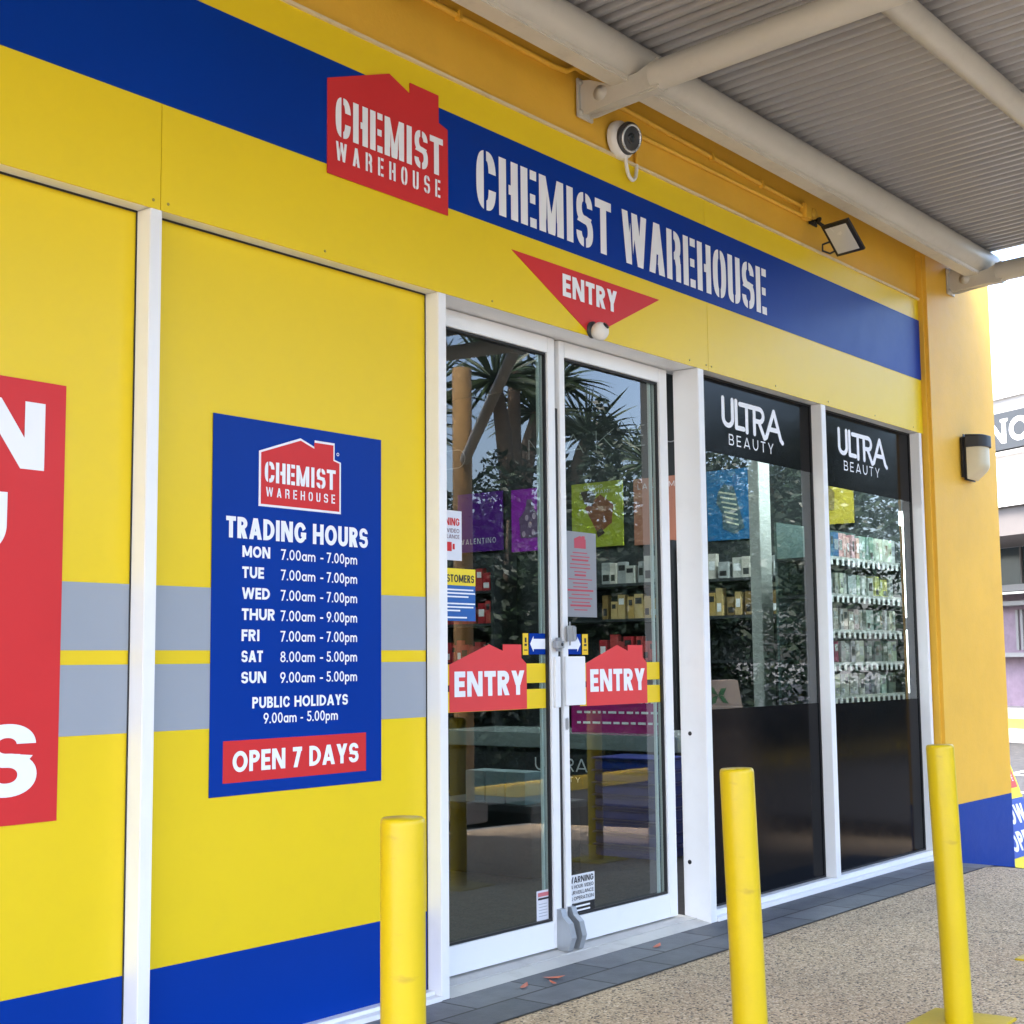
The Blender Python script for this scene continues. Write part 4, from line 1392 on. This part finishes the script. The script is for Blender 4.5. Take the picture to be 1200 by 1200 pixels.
# ------------------------------------------------------------------ inside the shop
# ceiling panels
LP = [(5.2, 6.0), (7.4, 5.6), (9.9, 4.25), (5.2, 9.0), (8.5, 9.0)]
for i, (x, y) in enumerate(LP):
    t = thing('ceiling_light', (x, y, 3.92), 'lit square ceiling light inside the shop, %s' % ['behind the left door', 'behind the right door', 'added behind the windows to brighten the shelves', 'at the back on the left', 'at the back on the right'][i], 'ceiling light', 'lit ceiling panels in the shop')
    MB().box(x-.32, x+.32, y-.32, y+.32, 3.915, 3.928).build('frame', wframe, t)
    MB().box(x-.28, x+.28, y-.28, y+.28, 3.905, 3.914).build('diffuser', shelf_fill_light if i == 2 else ceil_light, t)  # the panel behind the windows is an added fill for the shelves
# posters on the wall facing the entrance
XW = 11.0
def poster(y0, y1, z0, z1, col, label):
    t = thing('beauty_poster', (XW, (y0+y1)/2, z0), label, 'poster')
    MB().box(XW-.022, XW-.002, y0, y1, z0, z1).build('poster_panel', flat(col, .3), t)
    return t
PF = face_left(XW-.026)
PF2 = face_left(XW-.029)
p1 = poster(8.96, 9.55, 2.32, 2.92, (.10, .015, .26), 'deep purple poster reading VALENTINO, leftmost inside the doors')
text(MB(), 'VALENTINO', PF, -9.50, 2.40, .055, .46, t=.12, b=.11, track=.35).build('lettering', white_v, p1)
p2 = poster(8.36, 8.84, 2.29, 2.91, (.33, .03, .48), 'bright purple poster showing a perfume bottle, inside the left door')
m = MB()
poly2d(m, [(1, [(-8.72, 2.42), (-8.50, 2.42), (-8.48, 2.62), (-8.55, 2.70), (-8.58, 2.80), (-8.64, 2.80), (-8.66, 2.70), (-8.74, 2.62)])], PF)
m.build('bottle_print', flat((.16, .10, .20)), p2)
m = MB()
for dx_, dz_ in ((-8.68, 2.46), (-8.60, 2.55), (-8.56, 2.47), (-8.64, 2.62), (-8.55, 2.63)):
    poly2d(m, [(1, se(dx_, dz_, .022, .03))], PF2)
m.build('bottle_facets', flat((.55, .42, .55)), p2)
p3 = poster(7.50, 8.09, 2.28, 2.90, (.36, .42, .035), 'lime green poster of an amber perfume bottle, inside the right door')
m = MB()
poly2d(m, [(1, [(-7.78, 2.40), (-7.62, 2.50), (-7.60, 2.68), (-7.75, 2.78), (-7.93, 2.66)])], PF)
m.build('bottle_print', flat((.24, .075, .025)), p3)
m = MB()
poly2d(m, [(1, [(-7.93, 2.70), (-7.84, 2.67), (-7.80, 2.77), (-7.86, 2.83), (-7.98, 2.82)]), (1, [(-7.78, 2.37), (-7.70, 2.41), (-7.74, 2.46), (-7.80, 2.42)])], PF2)
m.build('cap_print', flat((.05, .03, .02)), p3)
m = MB()
text(m, 'GIORGIO', PF2, -7.94, 2.845, .030, .22, t=.14, track=.25)
text(m, 'ARMANI', PF2, -7.90, 2.790, .034, .26, t=.14, track=.25)
m.build('lettering', white_v, p3)
p4 = poster(6.80, 7.37, 2.27, 2.89, (.48, .20, .13), 'salmon poster with the letters LANC, inside the right door by its far stile')
text(MB(), 'LANCOME', PF, -7.32, 2.79, .050, .46, t=.12, b=.11, track=.35).build('lettering', white_v, p4)
p5 = poster(6.10, 6.58, 2.26, 2.89, (.008, .14, .36), 'bright blue poster of a striped perfume bottle behind the first window')
m = MB()
bo_ = [(-6.46, 2.70), (-6.40, 2.76), (-6.30, 2.73), (-6.28, 2.66), (-6.20, 2.36), (-6.30, 2.31), (-6.42, 2.36), (-6.42, 2.50), (-6.48, 2.60)]
poly2d(m, [(1, bo_)], PF)
m.build('bottle_print', flat((.06, .12, .16)), p5)
m = MB()
for k in range(7):
    z = 2.70-.045*k
    x_ = -6.45+.012*k
    poly2d(m, [(1, [(x_, z), (x_+.17-.008*k, z-.035), (x_+.17-.008*k, z-.050), (x_, z-.015)])], PF2)
m.build('bottle_stripe', flat((.60, .62, .50)), p5)
p6 = poster(5.17, 5.52, 2.33, 2.78, (.42, .34, .04), 'yellow poster above the perfume shelves in the second window')
m = MB()
poly2d(m, [(1, [(-5.44, 2.45), (-5.34, 2.45), (-5.33, 2.60), (-5.37, 2.64), (-5.37, 2.68), (-5.42, 2.68), (-5.42, 2.64), (-5.46, 2.60)])], PF)
m.build('bottle_print', flat((.20, .15, .05)), p6)
# bulkhead letters  D . MAKEUP
mk = thing('makeup_sign', (XW, 8.0, 3.2), 'thin pale letters MAKEUP on the dark bulkhead inside the doors', 'sign')
m = MB()
MF = face_left(XW-.012)
for s_, yy, w_ in (('D', 9.75, .30), ('M', 8.62, .30), ('A', 8.20, .26), ('K', 7.80, .22), ('E', 7.42, .18), ('U', 7.06, .22), ('P', 6.7, .18)):
    text(m, s_, MF, -yy, 3.20, .20, w_, t=.055, b=.055)
poly2d(m, [(1, se(-9.12, 3.30, .042, .042))], MF)
m.build('lettering', flat((.30, .32, .33)), mk)
# wall shelves
def shelf_unit(y0, y1, label, levels, grp):
    t = thing('shelf_unit', (XW-.2, (y0+y1)/2, 0), label, 'shelf unit')
    MB().box(XW-.02, XW-.002, y0, y1, .05, 2.24).build('back_panel', wall_in, t)
    for z in levels:
        b_ = MB()
        b_.box(XW-.36, XW-.02, y0, y1, z-.025, z)
        b_.build('shelf_board', shelf_m, t)
    for y in (y0, y1):
        MB().box(XW-.38, XW-.02, y-.02, y+.02, 0, 2.26).build('side_panel', shelf_m, t)
    return t
LV = (.35, .80, 1.20, 1.58, 1.90)
shelf_unit(8.80, 9.60, 'dark wall shelf under the purple posters with red boxes', LV, 0)
shelf_unit(6.75, 8.20, 'dark wall shelf under the lime and salmon posters with mixed boxes', LV, 0)
shelf_unit(5.60, 6.60, 'dark wall shelf under the blue poster with pale boxes', LV, 0)
random.seed(21)
PRG = {}
def product(x0, x1, y0, y1, z, h, col, label, grp, label_face='left'):
    t = tag(MB().box(x0, x1, y0, y1, z+.001, z+h, .002).build('product_box', flat(col, .3)), label, 'box', grp)
    return t
def wall_row(y0, y1, z, cols, hs, lab):
    y = y0+.03
    i = 0
    while y < y1-.10:
        w = random.choice((.07, .085, .10))
        h_ = random.choice(hs)*random.choice((.8, 1, 1))
        t_ = product(XW-.34+random.uniform(0, .03), XW-.26, y, y+w-.006, z, h_, random.choice(cols), lab, lab)
        xx = min(v.co.x for v in t_.data.vertices)
        a_, b2_ = random.choice(((.35, .7), (.6, .85), (.15, .45)))
        MB().box(xx-.0012, xx-.0002, y+.012, y+w-.018, z+h_*a_, z+h_*b2_).build('box_label', random.choice((darkgrey, white_v, blackm)), t_)
        y += w+random.choice((.0, .0, .03))
        i += 1
REDS = [(.38, .03, .04), (.45, .06, .06)]
PALE = [(.5, .5, .47), (.58, .55, .5), (.35, .37, .38)]
GOLD = [(.45, .30, .10), (.50, .36, .16), (.22, .14, .05)]
for z in (1.58, 1.90, 1.20):
    wall_row(8.84, 9.56, z, REDS, (.2, .22), 'red boxes on the wall shelf under the purple posters')
wall_row(6.79, 7.60, 1.90, PALE, (.2, .24), 'pale boxes on the top shelf under the salmon poster')
wall_row(6.79, 7.60, 1.58, GOLD, (.2, .22), 'golden boxes on the second shelf under the salmon poster')
wall_row(6.79, 7.60, 1.20, REDS, (.22, .24), 'red boxes on the third shelf under the salmon poster')
wall_row(5.64, 6.56, 1.90, PALE, (.18, .22), 'pale boxes on the top shelf under the blue poster')
wall_row(5.64, 6.56, 1.58, GOLD, (.2, .24), 'golden boxes on the second shelf under the blue poster')
# shelving parallel to the second window
SY = 4.62
su = thing('perfume_shelf', (9.9, SY+.2, 0), 'open perfume shelving with white price strips behind the second window', 'shelf unit')
MB().box(9.28, 10.62, SY+.36, SY+.38, .05, 2.20).build('back_panel', paint('shelf_back_teal', (.06, .10, .10), .5, .1), su)
SZ = (1.93, 1.66, 1.40, 1.165, .925)
for z in SZ:
    b_ = MB().box(9.26, 10.62, SY, SY+.36, z-.022, z).build('shelf_board', shelf_m, su)
    MB().box(9.26, 10.62, SY-.006, SY-.0005, z-.012, z+.012).build('price_rail', wall_lt, b_)
    m = MB()
    x = 9.30
    while x < 10.56:
        m.box(x, x+.035, SY-.011, SY-.0065, z-.052, z-.004)
        x += .088+random.uniform(-.008, .008)
    m.build('price_ticket', white_v, b_)
MB().box(10.60, 10.64, SY-.02, SY+.38, 0, 2.24).build('side_panel', shelf_m, su)
GRP = ['top', 'second', 'third', 'fourth', 'lowest']
PAL = [[(.03, .12, .30), (.62, .38, .38), (.62, .38, .38), (.20, .30, .30), (.55, .62, .58), (.60, .66, .62)],
       [(.10, .16, .18), (.52, .58, .55), (.52, .58, .55), (.58, .64, .60), (.66, .62, .22), (.60, .64, .55)],
       [(.60, .50, .50), (.62, .54, .52), (.60, .50, .50), (.55, .66, .64), (.10, .18, .16), (.58, .62, .60)],
       [(.45, .05, .12), (.62, .64, .60), (.62, .64, .60), (.12, .16, .17), (.14, .2, .2), (.45, .5, .48)],
       [(.66, .66, .58), (.68, .67, .60), (.66, .66, .58), (.12, .15, .22), (.60, .66, .64), (.18, .24, .22)]]
for r_, z in enumerate(SZ):
    x = 9.32
    k = 0
    n = 6
    while x < 10.55:
        c_ = PAL[r_][min(n-1, int((x-9.32)/1.25*n))]
        w = random.choice((.055, .075, .09))
        h = (.165 if r_ else .19)*random.choice((.9, 1, 1, 1.02))
        lab = 'perfume box on the %s shelf behind the second window' % GRP[r_]
        t = product(x, x+w-.004, SY+.02+random.uniform(0, .02), SY+.10, z, h, tuple(min(.8, q*random.uniform(.85, 1.1)) for q in c_), lab, lab)
        m = MB()
        yy = min(v.co.y for v in t.data.vertices)
        a_, b2_ = random.choice(((.35, .75), (.15, .4), (.55, .85)))
        m.box(x+.012, x+w-.016, yy-.0012, yy-.0002, z+h*a_, z+h*b2_)
        m.build('box_label', random.choice((darkgrey, white_v, grey_v, chrome)), t)
        x += w+random.choice((.002, .002, .002, .03))
tb = thing('display_tube_light', (10.72, SY, .95), 'lit vertical white tube beside the perfume shelves in the second window', 'light')
MB().box(10.68, 10.745, SY-.02, SY+.02, .93, 1.42).build('tube', tube_light, tb)
MB().box(10.68, 10.745, SY-.02, SY+.02, 1.52, 2.36).build('tube', tube_light, tb)
MB().box(10.67, 10.755, SY+.021, SY+.06, .1, 2.6).build('backing', shelf_m, tb)
pl_ = thing('shop_pillar', (9.44, 5.4, 0), 'slim white pillar inside the shop behind the first window', 'pillar')
MB().box(9.43, 9.607, 5.2, 5.29, 0, 3.92, .004).build('pillar_shaft', pillar_m, pl_)
MB().box(9.422, 9.615, 5.192, 5.298, 0, .12, .004).build('skirting', shelf_m, pl_)
# counter, magenta sign, baskets, boxes
ct = thing('display_counter', (8.0, 5.7, 0), 'dark display counter lettered ULTRA BEAUTY inside the right door', 'counter')
MB().box(7.72, 8.4, 4.9, 6.9, 0, .62, .004).build('cabinet', wall_in, ct)
MB().box(7.69, 8.43, 4.87, 6.93, .62, .72, .004).build('countertop', paint('counter_top', (.20, .24, .24), .2, .1), ct)
m = MB()
CF = face_left(7.717)
text(m, 'ULTRA', CF, -6.03, .47, .085, .44, t=.13, b=.12, track=.10)
text(m, 'BEAUTY', CF, -5.97, .40, .035, .32, t=.13, b=.12, track=.34)
m.build('lettering', white_v, ct)
mg = thing('magenta_sign', (7.9, 5.4, .72), 'small magenta sign standing on the dark display counter', 'sign')
MB().box(7.90, 7.915, 5.05, 5.85, .721, 1.02).build('sign_panel', flat((.36, .015, .17)), mg)
m = MB()
for k in range(3):
    x_ = -5.80
    while x_ < -5.15:
        w = random.uniform(.02, .07)
        m.prism(rc(x_, .92-.07*k, x_+w, .935-.07*k), face_left(7.897), .001)
        x_ += w+.02
m.build('white_print', white_v, mg)
bkc = paint('basket_blue_plastic', (.01, .035, .24), .35, .1)
for k in range(8):
    z = .01+.075*k
    t = thing('shopping_basket', (7.44, 4.98, z), 'blue shopping basket, %s in the stack inside the right door' % ['lowest', 'second from the floor', 'third from the floor', 'fourth from the floor', 'fifth from the floor', 'sixth from the floor', 'second from the top', 'topmost'][k], 'basket', 'stacked blue shopping baskets')
    m = MB()
    m.box(7.27, 7.61, 4.745, 5.215, z, z+.062, .008)
    m.build('tub', bkc, t)
    m = MB()
    m.box(7.255, 7.625, 4.73, 5.23, z+.0635, z+.074, .004)
    m.build('rim', paint('basket_rim', (.008, .02, .16), .35), t)
dt = thing('display_table', (6.55, 5.35, 0), 'low dark plinth table carrying pale boxes inside the left door', 'table')
MB().box(6.29, 6.81, 4.94, 5.76, .36, .40, .004).build('table_top', shelf_m, dt)
MB().box(6.32, 6.78, 4.97, 5.73, 0, .36, .003).build('plinth', wall_in, dt)
for i, y in enumerate((5.02, 5.17, 5.32)):
    product(6.33, 6.50, y, y+.14, .40, .18, (.22, .29, .31), ['pale blue box on the low table, at its right end', 'pale blue box in the middle of the three on the low table', 'pale blue box on the low table, nearest the left post'][i], 'pale boxes on the low table')
